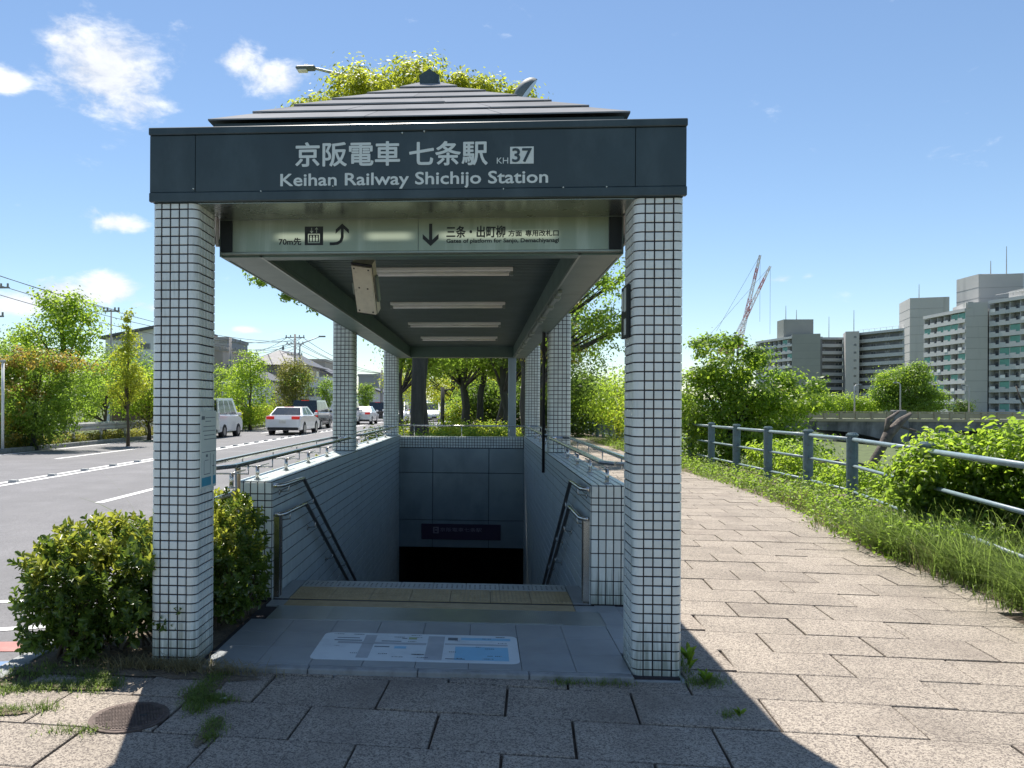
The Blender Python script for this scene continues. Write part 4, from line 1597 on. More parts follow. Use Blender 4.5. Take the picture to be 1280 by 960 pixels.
# ================================================================== LAMPS, CAMERA HOUSING, HANDRAILS
names4 = ['white ceiling strip lamp nearest the hanging sign', 'second white ceiling strip lamp from the entrance', 'third white ceiling strip lamp from the entrance', 'farthest white ceiling strip lamp over the stairs']
for k, y in enumerate((1.93, 3.97, 5.95, 8.05)):
    t = empty('ceiling_light', (1.47, y, 2.55), label=names4[k], cat='ceiling light', group='strip lamps on the canopy ceiling')
    mb = MB(); mb.box(-.61, .61, -.045, .045, -.022, .012, .006); mb.build('lamp_body', m_tube, t)
    mb = MB(); mb.tube([(-.58, 0, -.040), (.58, 0, -.040)], .0145, 8); mb.build('tube', m_tube, t, smooth=True)
    for s_ in (-1, 1):
        mb = MB(); mb.box(s_ * .6 - .012, s_ * .6 + .012, -.02, .02, -.056, -.022, .003); mb.build('socket', m_alud, t)

ch = empty('camera_housing', (1.05, .78, 2.50), label='beige weatherproof camera housing hanging from the ceiling behind the sign', cat='camera')
T = Matrix.Translation((0, 0, -.12)) @ Matrix.Rotation(R(-46), 4, 'X') @ Matrix.Rotation(R(14), 4, 'Y')
prof = []
for k in range(9):
    a = math.pi * k / 8
    prof.append((.07 * math.cos(a), .075 + .035 * math.sin(a)))
prof = [(-.07, 0), (.07, 0)] + prof
mb = MB(); mb.prism([(x, z) for x, z in prof], 'y', .0, .40, T); mb.build('housing', m_beige, ch)
mb = MB(); mb.prism([(-.066, -.012), (.066, -.012), (.072, -.001), (-.072, -.001)], 'y', .012, .388, T); mb.build('cover_plate', m_beige, ch)
mb = MB(); mb.box(-.074, .074, -.004, .404, -.0008, .006, 0, T); mb.build('seal', m_blk, ch)
mb = MB(); mb.box(.074, .09, .1, .3, .02, .05, 0, T); mb.box(-.09, -.074, .17, .26, .01, .05, 0, T); mb.build('latch', m_alud, ch)
for x, y in ((-.03, .18), (.03, .18), (-.05, .03), (.05, .03), (-.05, .37), (.05, .37)):
    mb = MB(); mb.box(x - .005, x + .005, y - .005, y + .005, -.0145, -.0122, 0, T); mb.build('screw', m_blk, ch)
mb = MB(); mb.tube([(0, .16, .06), (0, .12, -.06)], .018, 8); mb.build('bracket', m_alud, ch, smooth=True)
mb = MB(); mb.tube([(0.01, -.01, -.07), (.01, -.03, -.02), (.01, .02, .05)], .012, 8); mb.build('cable', m_blk, ch, smooth=True)


# rail loops above the side walls
def rail_loop(xa, xb, ya, yb, z, label, posts_y, px, ext=None):
    t = empty('guard_rail', ((xa + xb) / 2, (ya + yb) / 2, WT), label=label, cat='handrail', group='steel rails on the stairwell walls')
    off = Vector((-(xa + xb) / 2, -(ya + yb) / 2, -WT))
    c = .10
    pts = [(xa, ya + c * 1.5, z), (xa, yb - c, z), (xa + c * .7, yb, z), (xb - c * .7, yb, z), (xb, yb - c, z), (xb, ya + c * 1.5, z), (xb - c * .7, ya, z), (xa + c * .7, ya, z)]
    mb = MB()
    for i in range(8):
        a, b = Vector(pts[i]), Vector(pts[(i + 1) % 8])
        d = (b - a).normalized()
        s_ = Vector((-d.y, d.x, 0)) * .022
        # flat oval bar section
        sec = [(-.022, 0), (-.016, .012), (.016, .012), (.022, 0), (.016, -.012), (-.016, -.012)]
        v = []
        for e in (a - d * .006, b + d * .006):
            for q, w_ in sec:
                v.append(e + Vector((-d.y, d.x, 0)) * q + Vector((0, 0, w_)))
        mb.add(v, [(k, (k + 1) % 6, 6 + (k + 1) % 6, 6 + k) for k in range(6)] + [tuple(range(6))[::-1], tuple(range(6, 12))])
    o = mb.build('rail', m_steel, t); o.location = off
    for y in posts_y:
        mb = MB(); mb.tube([(px, y, WT - .005), (px, y, WT + .10)], .0145, 10); mb.tube([(px, y, WT - .003), (px, y, WT + .004)], .026, 10)
        o = mb.build('post', m_steel, t, smooth=True); o.location = off
        mb = MB()
        for X in (xa, xb):
            mb.tube([(px, y, WT + .095), (X, y, WT + .095), (X, y, z - .01)], .006, 6)
        mb.tube([(px, y, WT + .095), (px, y + .30, WT + .095)], .006, 6)
        o = mb.build('bracket', m_steel, t, smooth=True); o.location = off
    return t


rail_loop(.04, .27, .45, 4.95, 1.07, 'low double steel rail on left stairwell wall, front bay', [.9, 1.5, 2.35, 3.2, 4.1], .155)
rail_loop(.04, .27, 5.7, 9.9, 1.07, 'low double steel rail on left stairwell wall, rear bay', [6.1, 7.1, 8.1, 9.2], .155)
rail_loop(2.64, 2.87, .85, 4.95, 1.09, 'low double steel rail on right stairwell wall, front bay', [1.55, 2.45, 3.3, 4.15], 2.765)
rail_loop(2.64, 2.87, 5.7, 9.9, 1.09, 'low double steel rail on right stairwell wall, rear bay', [6.1, 7.1, 8.1, 9.2], 2.765)
# the post and lower bar in front of the left wall
t = empty('corner_rail', (.075, 1.28, 0), label='steel post with low bar between left pillar and left wall', cat='handrail')
mb = MB(); mb.tube([(0, 0, 0), (0, 0, 1.0)], .021, 12); mb.build('post', m_steeld, t, smooth=True)
mb = MB(); mb.tube([(0, 0, 1.0), (0, 0, 1.012)], [.024, .018], 12); mb.build('cap', m_steel, t, smooth=True)
mb = MB(); mb.tube([(0, -.98, .83), (0, 0, .83)], .019, 12); mb.build('bar', m_steel, t, smooth=True)
# rail across the back wall
t = empty('guard_rail', (1.46, 10.35, .88), label='thin steel rail along the top of the back wall', cat='handrail')
mb = MB(); mb.tube([(-1.2, 0, .20), (1.2, 0, .20)], .014, 8); mb.build('rail', m_steel, t, smooth=True)
for x in (-.9, 0, .9):
    mb = MB(); mb.tube([(x, 0, 0), (x, 0, .2)], .008, 8); mb.build('post', m_steel, t, smooth=True)


def stair_rail(x, wx, label):
    t = empty('stair_handrail', (x, 1.5, .84), label=label, cat='handrail', group='handrails down the stairs')
    off = Vector((-x, -1.5, -.84))
    sg = 1 if wx < x else -1
    for zz, ys_, dy in ((.86, 1.42, 2.10), (.64, 1.46, 2.20)):
        mb = MB()
        mb.tube([(wx + sg * .01, ys_ - .03, zz + .005), (x - sg * .02, ys_ - .01, zz + .005), (x, ys_ + .03, zz + .005), (x, dy - .04, zz - .005), (x, dy, zz - .012)], .0165, 10)
        o = mb.build('rail', m_steel, t, smooth=True); o.location = off
        mb = MB()
        mb.tube([(x, dy, zz - .012), (x, dy + .03, zz - .03), (x, dy + 7.2, zz - .03 - 7.17 * .545)], .0165, 10)
        o = mb.build('rail', m_rail, t, smooth=True); o.location = off
        for k in range(8):
            y = ys_ + .18 if k == 0 else dy + .35 + (k - 1) * .8
            z = zz if k == 0 else zz - .03 - (y - dy - .03) * .545
            mb = MB()
            mb.tube([(x, y, z), (x, y, z - .055), (wx, y, z - .065)], .006, 6)
            mb.tube([(wx, y, z - .065), (wx + sg * .004, y, z - .065)], .022, 8)
            o = mb.build('bracket', m_steel, t, smooth=True); o.location = off


stair_rail(.37, .297, 'double steel handrail on the left stairwell wall going down')
stair_rail(2.56, 2.623, 'double steel handrail on the right stairwell wall going down')
# ================================================================== GROUND DETAILS
mh = empty('manhole_cover', (.205, -.70, 0), label='round brown cast iron manhole cover in the pavement near left pillar', cat='manhole cover')
mb = MB(); mb.tube([(0, 0, -.02), (0, 0, .0045)], .178, 40); mb.build('frame_ring', m_iron, mh)
mb = MB(); mb.tube([(0, 0, .0), (0, 0, .007)], .158, 40); mb.build('lid', m_iron, mh)
mb = MB()
for i in range(-9, 10):
    for j in range(-9, 10):
        x, y = i * .0155 + (.0077 if j % 2 else 0), j * .0155
        if x * x + y * y < .145 ** 2:
            mb.box(x - .0048, x + .0048, y - .0048, y + .0048, .007, .0105)
mb.build('stud', m_iron, mh, kind='stuff')
mb = MB(); mb.tube([(.05, .0, .0102), (.08, .01, .0102)], .006, 6); mb.build('key_slot', m_blk, mh)

rg = np.random.default_rng(77)


def region_pts(n, x0, x1, y0, y1, z=0):
    return np.stack([rg.uniform(x0, x1, n), rg.uniform(y0, y1, n), np.full(n, z)], 1)


# tufts in the joints near the left pillar
def tuft(n, c, s, z=0):
    return np.stack([rg.normal(c[0], s[0], n), rg.normal(c[1], s[1], n), np.full(n, z)], 1)


P = np.concatenate([tuft(260, (.02, -.05), (.10, .03)), tuft(160, (.22, -.05), (.07, .025)), tuft(180, (.35, -.10), (.12, .03)), tuft(90, (-.18, -.08), (.08, .03)), tuft(60, (.55, -.12), (.12, .015))])
grass('dry_grass', None, P, .10, .0035, 1.2, L_dry, 5, kind='stuff', label='dry brown grass round the foot of the left pillar')
P = []
for (xa, ya, xb, yb, n, s) in ((-.62, -.42, -.05, -.30, 600, .035), (-.60, -.75, -.2, -.62, 220, .03), (.42, -.38, .50, -.62, 260, .03), (.45, -.12, .40, -.40, 260, .035), (.40, -.44, .62, -.48, 200, .025),
                               (.62, -.72, .66, -.92, 160, .02), (-.25, -.16, -.1, -.36, 320, .05), (-.7, -.2, -.3, -.1, 300, .06), (-.1, -.9, .15, -.86, 60, .02), (-.68, -.3, -.66, -1.6, 260, .03),
                               (2.2, -.10, 2.62, -.085, 120, .02), (2.95, -.08, 3.1, .02, 150, .035), (2.97, .1, 3.0, .6, 120, .025), (2.98, -.5, 3.05, -.45, 30, .01), (2.95, .6, 2.98, 5, 200, .02)):
    t = rg.uniform(0, 1, n)
    P.append(np.stack([xa + (xb - xa) * t + rg.normal(0, s, n), ya + (yb - ya) * t + rg.normal(0, s, n), np.zeros(n)], 1))
P = np.concatenate(P)
P = np.concatenate([P, P + rg.normal(0, .02, P.shape) * np.array([1, 1, 0])])
P = P[~((P[:, 0] > .27) & (P[:, 0] < 2.66) & (P[:, 1] > -.08))]
grass('joint_grass', None, P, .036, .0032, .9, L_grass, 6, kind='stuff', label='short green grass in the paving joints')
# moss and soil patches between stones at the left
mb = MB()
for cx_, cy_, a, b in ((-.35, -.36, .36, .045), (.44, -.42, .10, .045), (-.2, -.12, .5, .07), (.4, -.17, .28, .05), (.46, -.28, .05, .14), (.63, -.82, .03, .16), (-.45, -.7, .16, .04), (-.68, -.9, .05, .7)):
    n_ = 22
    r4 = random.Random(int(cx_ * 100) + 7)
    v = [(cx_ + a * math.cos(2 * math.pi * k / n_) * r4.uniform(.75, 1.15), cy_ + b * math.sin(2 * math.pi * k / n_) * r4.uniform(.75, 1.2), .0065) for k in range(n_)]
    mb.add(v + [(cx_, cy_, .014)], [(k, (k + 1) % n_, n_) for k in range(n_)])
mb.build('soil_patch', m_dirt, None, kind='structure')
mb = MB(); mb.tube([(0, 0, 0), (.032, .004, 0)], .0038, 8)
mb.build('cigarette_end', m_letter, None, loc=(.555, -.465, .009), label='white cigarette end lying on the shaded paving', cat='litter')


# small weed at right pillar foot
def weed(x, y, h, n, label, seed, ls=.09):
    t = empty('weed', (x, y, 0), label=label, cat='weed')
    r = np.random.default_rng(seed)
    a = r.uniform(0, 2 * np.pi, n)
    tilt = r.uniform(.3, 1.0, n)
    D_ = np.stack([np.cos(a) * tilt, np.sin(a) * tilt, np.ones(n) * .7], 1)
    P_ = D_ / np.linalg.norm(D_, axis=1, keepdims=True) * ls * .5
    P_[:, 2] += r.uniform(0, h, n)
    Nn = np.stack([-np.cos(a), -np.sin(a), np.ones(n) * .8], 1)
    V, F = leaf_arrays(P_, Nn, ls, 3.2, r, True, D_)
    np_mesh('leaf', V, F, L_mid, t)


weed(2.985, .12, .10, 16, 'broad leafed green weed at the foot of the right pillar', 3)
weed(3.03, -.03, .03, 14, 'low feathery weed on the paving in front of the right pillar', 4, .06)
weed(3.06, -.50, .02, 8, 'tiny weed in a shaded paving joint right of the pillar', 8, .05)


# ================================================================== HEDGE SHRUBS ON THE LEFT
def shrub(name, label, boxes, seed, leaf=.042, dens=1., tip=L_hedge_tip, base=L_hedge, stems=10, cat='shrub', group=None, tipf=.25):
    """boxes: (cx,cy,cz,rx,ry,rz,clumps)"""
    cx_, cy_ = boxes[0][0], boxes[0][1]
    t = empty(name, (cx_, cy_, 0), label=label, cat=cat, group=group)
    r = np.random.default_rng(seed)
    Vs, Fs, o = [], [], 0
    Vt, Ft, ot = [], [], 0
    sb = MB()
    for (bx, by, bz, rx, ry, rz, K) in boxes:
        u = r.normal(size=(K, 3)); u /= np.linalg.norm(u, axis=1, keepdims=True)
        u = np.sign(u) * np.abs(u) ** .75
        rr = r.uniform(.35, 1.05, K) ** .5
        C = np.array([bx - cx_, by - cy_, bz]) + u * rr[:, None] * np.array([rx, ry, rz])
        C = C[C[:, 2] > .04]
        for c in C:
            up = np.array([c[0] - (bx - cx_), c[1] - (by - cy_), (c[2] - bz) * 1.0 + rz * .55])
            up = up / np.linalg.norm(up) + r.normal(size=3) * .35
            up /= np.linalg.norm(up)
            k = r.integers(9, 15)
            a = np.arange(k) * 2.4
            lvl = np.linspace(-.05, .035, k)
            e1 = np.cross(up, [.3, .5, .8]); e1 /= np.linalg.norm(e1); e2 = np.cross(up, e1)
            rad = np.cos(a)[:, None] * e1 + np.sin(a)[:, None] * e2
            spread = np.linspace(1.1, .45, k)[:, None]
            D_ = rad * spread + up * .75
            P_ = c + up * lvl[:, None] + D_ / np.linalg.norm(D_, axis=1, keepdims=True) * leaf * .5
            Nn = up * spread - rad * .5 + r.normal(size=(k, 3)) * .15
            V, F = leaf_arrays(P_, Nn, leaf, 2.2, r, True, D_)
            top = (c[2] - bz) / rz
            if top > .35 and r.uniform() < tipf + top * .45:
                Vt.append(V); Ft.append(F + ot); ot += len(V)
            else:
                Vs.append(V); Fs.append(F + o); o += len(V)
        for _ in range(stems):
            q = C[r.integers(len(C))]
            b0 = Vector((bx - cx_ + r.uniform(-.3, .3) * rx, by - cy_ + r.uniform(-.3, .3) * ry, 0))
            sb.tube([b0, b0.lerp(Vector(q), .5) + Vector((0, 0, .05)), Vector(q)], [.009, .006, .003], 5)
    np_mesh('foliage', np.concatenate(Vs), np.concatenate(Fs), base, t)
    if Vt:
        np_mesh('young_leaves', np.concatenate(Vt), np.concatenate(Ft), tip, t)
    sb.build('stem', m_bark, t)
    return t


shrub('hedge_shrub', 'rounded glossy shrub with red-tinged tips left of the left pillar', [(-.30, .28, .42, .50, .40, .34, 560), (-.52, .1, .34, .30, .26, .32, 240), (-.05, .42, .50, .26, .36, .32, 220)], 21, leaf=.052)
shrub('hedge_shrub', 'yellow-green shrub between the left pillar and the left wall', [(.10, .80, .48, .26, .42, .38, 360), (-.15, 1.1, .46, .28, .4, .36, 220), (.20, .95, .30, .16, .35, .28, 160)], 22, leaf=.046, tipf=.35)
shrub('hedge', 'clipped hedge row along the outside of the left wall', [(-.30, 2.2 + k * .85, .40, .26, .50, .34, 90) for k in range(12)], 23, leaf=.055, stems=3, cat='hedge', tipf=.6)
# a tall wispy grass stalk beside the shrub
P = np.array([[-.02, .02, .55], [.0, .05, .5], [-.03, .0, .6]])
grass('grass_stalk', None, P, .55, .005, .7, L_grass, 9, seg=6, wind=(-1.1, 0, 0), label='thin grass stalk arching above the shrub by the left pillar', cat='grass stalk')

# ================================================================== RIVERSIDE FENCE
fn = empty('riverside_fence', (7.25, 5, 0), label='blue-grey steel fence with round posts and three rails beside path', cat='fence')
FX = 7.22
pm = MB()
pm.tube([(0, 0, -.1), (0, 0, 1.02), (0, 0, 1.021), (0, 0, 1.05), (0, 0, 1.052), (0, 0, 1.075), (0, 0, 1.077), (0, 0, 1.095)], [.078, .078, .066, .066, .084, .084, .07, .062], 16)
pme = pm.mesh('post', m_fence)
py_ = [-3.1, -.6, 1.9, 4.43, 7.3] + [9.05 + 1.81 * k for k in range(30)]
for i, y in enumerate(py_):
    link('post', pme, fn, (fx(y) - 7.25, y - 5, 0))
    if i < len(py_) - 1:
        for z, r_ in ((1.0, .030), (.62, .022), (.25, .022)):
            mb = MB()
            pa_, pb_ = Vector((fx(y) - 7.25, y - 5, z)), Vector((fx(py_[i + 1]) - 7.25, py_[i + 1] - 5, z))
            dd_ = (pb_ - pa_).normalized() * .06
            mb.tube([pa_ + dd_, pb_ - dd_], r_, 10)
            mb.build('rail', m_fencel, fn, smooth=True)

# ================================================================== GRASS VERGE AND SHRUBS ON THE RIGHT
def clumps(K, x0, sx, ya, yb, per, rad, seed, pw=1.0, xmax=1.1):
    """tufts scattered from the pavement edge inwards; x0 is measured from the edge"""
    r_ = np.random.default_rng(seed)
    cy = ya + (yb - ya) * r_.uniform(0, 1, K) ** pw
    C_ = np.stack([FXV(cy) - OFFV(cy) + x0 + np.abs(r_.normal(0, sx, K)), cy], 1)
    k_ = np.repeat(np.arange(K), (per * r_.uniform(.4, 1.6, K)).astype(int))
    P_ = C_[k_] + r_.normal(size=(len(k_), 2)) * rad
    hs_k = r_.uniform(.45, 1.25, K)[k_]
    P_ = np.concatenate([P_, np.full((len(P_), 1), .01)], 1)
    ok = P_[:, 0] - FXV(P_[:, 1]) < xmax
    return P_[ok], hs_k[ok]


P, hk = clumps(330, .06, .5, -1.0, 4.6, 34, .075, 5)
grass('long_grass', None, P, .50 * hk, .0085, 1.05, L_grass, 12, seg=6, wind=(-.45, -.25, 0), kind='stuff', label='long drooping grass along the path edge')
P, hk = clumps(90, .02, .45, -1, 9, 14, .08, 6)
grass('dry_stalks', None, P, .34 * hk, .006, .8, L_dry, 15, seg=4, wind=(-.4, 0, 0), kind='stuff', label='dry straw stalks mixed into the verge grass')
P, hk = clumps(1000, .0, .4, -1, 34, 14, .08, 7, 1.5)
grass('verge_grass', None, P, .12 * hk, .007, .8, L_grass, 13, seg=3, kind='stuff', label='short grass on the riverside verge')
n = 10000
P = np.stack([rg.uniform(7.9, 14, n), rg.uniform(3, 40, n), np.zeros(n)], 1)
P[:, 2] = [zterrain(x, 0) for x in P[:, 0]]
grass('bank_grass', None, P, .6, .02, .6, L_grass, 14, seg=3, kind='stuff', label='rough grass on the river bank')
# leafy weeds on the verge
r = np.random.default_rng(31)
K = 640
cy = 3.4 + 24 * r.uniform(0, 1, K) ** 1.9
C = np.stack([FXV(cy) - OFFV(cy) + .06 + np.abs(r.normal(0, .42, K)), cy, r.uniform(.02, .26, K) * np.where(cy < 8, 1, .6)], 1)
C = C[C[:, 0] - FXV(C[:, 1]) < .6]
k = np.repeat(np.arange(len(C)), 26)
P = C[k] + r.normal(size=(len(k), 3)) * np.array([.12, .12, .09])
P[:, 2] = np.maximum(P[:, 2], .02)
V, F = leaf_arrays(P, r.normal(size=(len(k), 3)) * .6 + np.array([-.2, -.3, 1]), .055, 1.9, r, True)
np_mesh('verge_weeds', V, F, L_mid, None, kind='stuff', label='low yellow-green weeds under the fence')


def bush(name, label, lst, leaf, m1, seed, m2=None, cat='bush', aspect=1.9, stems=8, fold=True, group=None):
    cx_, cy_, cz_ = lst[0][0]
    z0 = zterrain(cx_, cy_)
    t = empty(name, (cx_, cy_, z0), label=label, cat=cat, group=group)
    L2 = [((e[0][0] - cx_, e[0][1] - cy_, e[0][2] - z0),) + tuple(e[1:]) for e in lst]
    C = crown('foliage', t, L2, leaf, m1, seed, aspect, fold)
    if m2:
        top = [((e[0][0], e[0][1], e[0][2] + e[1][2] * .18), e[1], e[2] // 2, e[3], e[4], dict(lo=.1)) for e in L2]
        crown('young_leaves', t, top, leaf, m2, seed + 1, aspect, fold)
    rr = random.Random(seed)
    mb = MB()
    for _ in range(stems):
        q = Vector(C[rr.randrange(len(C))])
        b0 = Vector((rr.uniform(-.2, .2), rr.uniform(-.2, .2), 0))
        mb.tube([b0, b0.lerp(q, .5), q], [.02, .014, .006], 5)
    mb.build('stem', m_bark, t)
    return t


bush('fence_bush', 'leafy bright green bush growing through the fence at right edge', [((7.15, 4.75, .66), (.42, .55, .50), 60, 60, .10), ((6.58, 4.45, .70), (.22, .30, .34), 34, 60, .08), ((7.7, 4.0, .82), (.6, .8, .52), 100, 60, .11), ((7.35, 2.6, .72), (.5, .9, .48), 70, 60, .11), ((8.4, 4.4, 1.38), (.3, .4, .2), 16, 40, .09)], .075, L_mid, 41, L_bright)
bush('fence_bush', 'dark undergrowth behind the fence bush at right edge', [((8.4, 4.4, .15), (.9, 1.6, .6), 90, 60, .14), ((7.6, 5.2, .2), (.4, .8, .35), 40, 60, .10)], .07, L_dark, 42)
bush('fence_bush', 'low green bush behind the fence beyond the dead trunk', [((8.5, 9.4, -.05), (.6, 1.4, .45), 80, 50, .12), ((8.2, 12.0, .25), (.6, 1.6, .5), 60, 50, .12), ((8.0, 6.9, -.05), (.4, .8, .36), 36, 50, .10)], .08, L_mid, 43, L_bright)
# dead snag leaning by the river
sn = empty('dead_tree', (8.75, 10.2, -.9), label='broken dead trunk leaning behind the fence before the bridge', cat='dead tree')
mb = MB()
mb.tube([(-.15, 0, 0), (0.0, 0, .8), (.10, 0, 1.25), (.30, 0, 1.60), (.42, 0, 1.86), (.66, .02, 2.12), (.84, .02, 2.26)], [.10, .085, .08, .075, .09, .07, .03], 9)
mb.build('trunk', m_deadwood, sn, smooth=True)
mb = MB()
mb.tube([(.55, 0, 2.05), (.9, 0, 1.95), (1.2, .05, 1.8), (1.5, 0, 1.72)], [.03, .02, .015, .006], 6)
mb.tube([(.1, 0, 1.3), (-.4, -.1, 1.42), (-.9, -.1, 1.35)], [.03, .02, .008], 6)
mb.tube([(.4, 0, 1.86), (.42, 0, 2.15), (.62, 0, 2.3)], [.05, .04, .02], 6)
mb.build('branch', m_deadwood, sn, smooth=True)
br = empty('dead_branch', (7.9, 4.4, .95), label='bare pale twig rising from the bush at right edge', cat='branch')
mb = MB(); mb.tube([(-.05, 0, 0.05), (.02, .1, .4), (.18, .12, .66), (.28, .1, .98)], [.016, .013, .010, .004], 6); mb.tube([(-.05, 0, .38), (-.30, 0, .58), (-.36, 0, .75)], [.012, .01, .005], 6); mb.build('twig', m_deadwood, br, smooth=True)

# ================================================================== TREES
def T(name, label, x, y, z0, h, blobs, leaf, lm, seed, **kw):
    """blobs in world coordinates"""
    L2 = [((b[0] - x, b[1] - y, b[2] - z0),) + tuple(b[3:]) for b in blobs]
    return tree(name, label, x, y, z0, h, [(e[0], e[1:4], *e[4:]) for e in L2], leaf, lm, seed, **kw)


# main riverside cherry right of the entrance
T('cherry_tree', 'bright green cherry tree behind the fence right of the entrance', 8.35, 16.3, -.4, 3.2,
  [(8.0, 16.2, 2.2, .75, .9, .7, 40, 60, .16), (7.6, 16.2, 3.05, .30, .5, .35, 14, 55, .12), (8.3, 16.2, 3.2, .30, .4, .18, 10, 50, .10), (8.6, 16.2, 1.5, 1.1, 1.2, .8, 64, 60, .18), (9.4, 16.3, 1.1, 1.0, 1.0, .6, 50, 60, .17),
   (8.0, 16.1, .6, 1.0, 1.0, .7, 60, 60, .18), (8.9, 16.1, 2.75, .5, .4, .25, 16, 60, .13), (10.2, 16.3, 1.75, .55, .4, .22, 18, 60, .13), (9.6, 16.2, 2.2, .5, .4, .2, 14, 60, .12),
   (10.6, 16.4, 2.0, .3, .3, .12, 7, 50, .1), (9.9, 16.4, .3, 1.0, .9, .5, 50, 60, .2), (7.3, 16.3, 1.6, .4, .6, .9, 30, 60, .18)],
  .105, L_mid, 51, r0=.15, bark=m_barkd, limbs=22, aspect=1.9, extra=([((-.3, -.3, 2.7), (.95, .9, .8), 34, 60, .13, dict(lo=0)), ((1.2, -.3, 1.9), (1.4, .9, .5), 44, 60, .13, dict(lo=0)), ((0, -.4, 1.4), (1.5, 1.0, .9), 60, 60, .15)], L_bright))
T('riverside_tree', 'pale green riverside bush tree beyond the fence seen between right pillars', 8.1, 27, -.4, 2.2,
  [(7.6, 26.5, 1.6, 1.5, 2, 1.0, 90, 60, .28), (8.0, 31, 1.9, 1.6, 2, 1.2, 80, 60, .3), (7.6, 22.5, 1.2, 1.0, 1.4, 1.0, 80, 60, .24), (7.4, 22.3, 2.35, .7, .8, .5, 26, 60, .2)],
  .12, L_bright, 52, r0=.14, extra=([((-.2, 0, 1.6), (1.5, 2, 1.0), 50, 60, .25), ((-.5, -4.5, 1.5), (.9, 1.2, .9), 30, 60, .25)], L_yel))
T('riverside_tree', 'distant riverside trees beyond the far end of the fence', 8.6, 44, -.4, 3.2,
  [(8.4, 44, 2.0, 2.2, 3, 1.5, 90, 50, .4), (7.6, 38, 1.6, 1.2, 3, 1.0, 60, 50, .35)], .16, L_mid, 53, r0=.16)
# big plane-like tree whose crown rises above the canopy roof
T('tall_tree', 'tall yellow-green tree rising above the canopy roof', .2, 15.9, 0, 8.2,
  [(.15, 15.9, 9.7, .85, 1.0, .85, 60, 80, .20), (-1.25, 15.6, 9.5, 1.0, 1.0, .62, 60, 80, .20), (-2.25, 15.2, 8.85, .85, .9, .42, 45, 80, .17), (1.35, 15.9, 9.6, .8, .8, .42, 44, 80, .17),
   (2.45, 16, 9.42, .75, .8, .33, 36, 80, .16), (-1.0, 14.6, 9.3, .5, .5, .35, 14, 60, .15), (-3.0, 15.2, 8.5, .4, .6, .25, 16, 60, .13),
   (.1, 15.9, 8.3, 2.3, 1.7, .7, 110, 60, .3), (.2, 16.0, 6.9, 3.0, 2.4, 1.3, 150, 60, .34), (1.6, 13.4, 6.6, 2.0, 1.3, .7, 130, 60, .3)],  # last blob: unseen foliage added behind the roof to shade the stairwell
  .115, L_yel, 54, r0=.20, bark=m_barkd, limbs=16, split=.5)
T('tall_tree', 'tree with hanging branches seen under the left canopy beam', -3.0, 14.6, 0, 6.6,
  [(-2.3, 13.6, 4.7, 1.7, 1.4, .9, 50, 60, .26), (-1.6, 13.2, 4.0, 1.0, .8, .3, 18, 50, .16), (-2.9, 13.2, 4.35, .6, .5, .3, 10, 50, .14)], .11, L_mid, 55, r0=.06, bark=m_barkd, limbs=8) if False else None
T('tall_tree', 'dark leafy tree seen between the right pillars against the sky', 3.05, 17.9, 0, 6.8,
  [(4.6, 16.6, 4.2, 1.1, 1.2, .9, 26, 50, .16), (4.6, 16.4, 3.15, 1.0, 1.1, .6, 20, 45, .15), (5.2, 16.2, 4.9, .5, .7, .4, 10, 45, .14), (3.3, 17.3, 5.3, 2.2, 2.2, 1.0, 80, 55, .28), (5.15, 16.2, 3.6, .5, .8, .4, 16, 50, .16)],
  .105, L_mid, 56, r0=.17, bark=m_barkd, limbs=22, extra=([((.7, -.9, 4.1), (1.1, 1.1, .8), 18, 40, .15), ((.6, -1.1, 3.1), (1.0, 1.0, .6), 14, 40, .15)], L_olive))
# park trees framed by the back opening
spec = [('park tree with twin dark trunks seen in the middle of the back opening', 1.2, 25.8, 6.5, .20, (-.1, 0), L_mid, 61, [(1.3, 25.5, 4.3, 3.2, 2.6, 1.5, 130, 60, .34), (.1, 24.6, 3.2, 1.3, 1.2, .6, 50, 60, .24), (2.3, 24.8, 3.1, 1.3, 1.2, .5, 50, 60, .24)]),
        ('park tree leaning to the right in the back opening', 2.2, 27.9, 5.5, .15, (1.3, 0), L_olive, 62, [(3.4, 27.7, 4.2, 2.6, 2.2, 1.4, 110, 60, .32), (2.9, 26.5, 3.2, 1.2, 1.2, .5, 40, 60, .24)]),
        ('park tree with thick upright dark trunk at the right of the back opening', 2.75, 23.9, 5.8, .20, (-.1, 0), L_dark, 63, [(3.4, 23.9, 4.5, 2.4, 2.2, 1.5, 110, 60, .3), (3.3, 22.6, 3.3, 1.1, 1.2, .5, 40, 60, .24)]),
        ('park tree farther back filling the gap with yellow-green leaves', .2, 38, 6.0, .16, (0, 0), L_yel, 64, [(.3, 38, 3.6, 3.2, 2.5, 2.2, 150, 55, .42), (-2.2, 37.5, 2.8, 1.4, 2.0, 1.3, 50, 50, .36)]),
        ('tree beside the road at the left of the back opening', -.9, 21.5, 5.5, .10, (0, 0), L_mid, 65, [(-.2, 21.2, 3.8, 1.6, 1.5, .9, 70, 60, .26), (.5, 20.9, 3.2, 1.1, 1.2, .45, 40, 60, .22), (-.7, 21.2, 3.2, .55, .7, .5, 16, 50, .2)]),
        ('park tree behind the riverside path at the right end of the opening', 4.6, 30, 6.0, .2, (-.3, 0), L_dark, 66, [(4.6, 30, 3.8, 2.6, 2.2, 2.0, 140, 55, .36), (5.3, 27, 2.6, 1.2, 1.5, .8, 40, 50, .28)]),
        ('park trees closing the view at the end of the green strip', 2.0, 50, 7.5, .25, (0, 0), L_mid, 67, [(2.0, 50, 4.0, 6.5, 3, 3.2, 200, 55, .55), (-3.5, 56, 4.0, 3.0, 3, 2.8, 70, 50, .5)])]
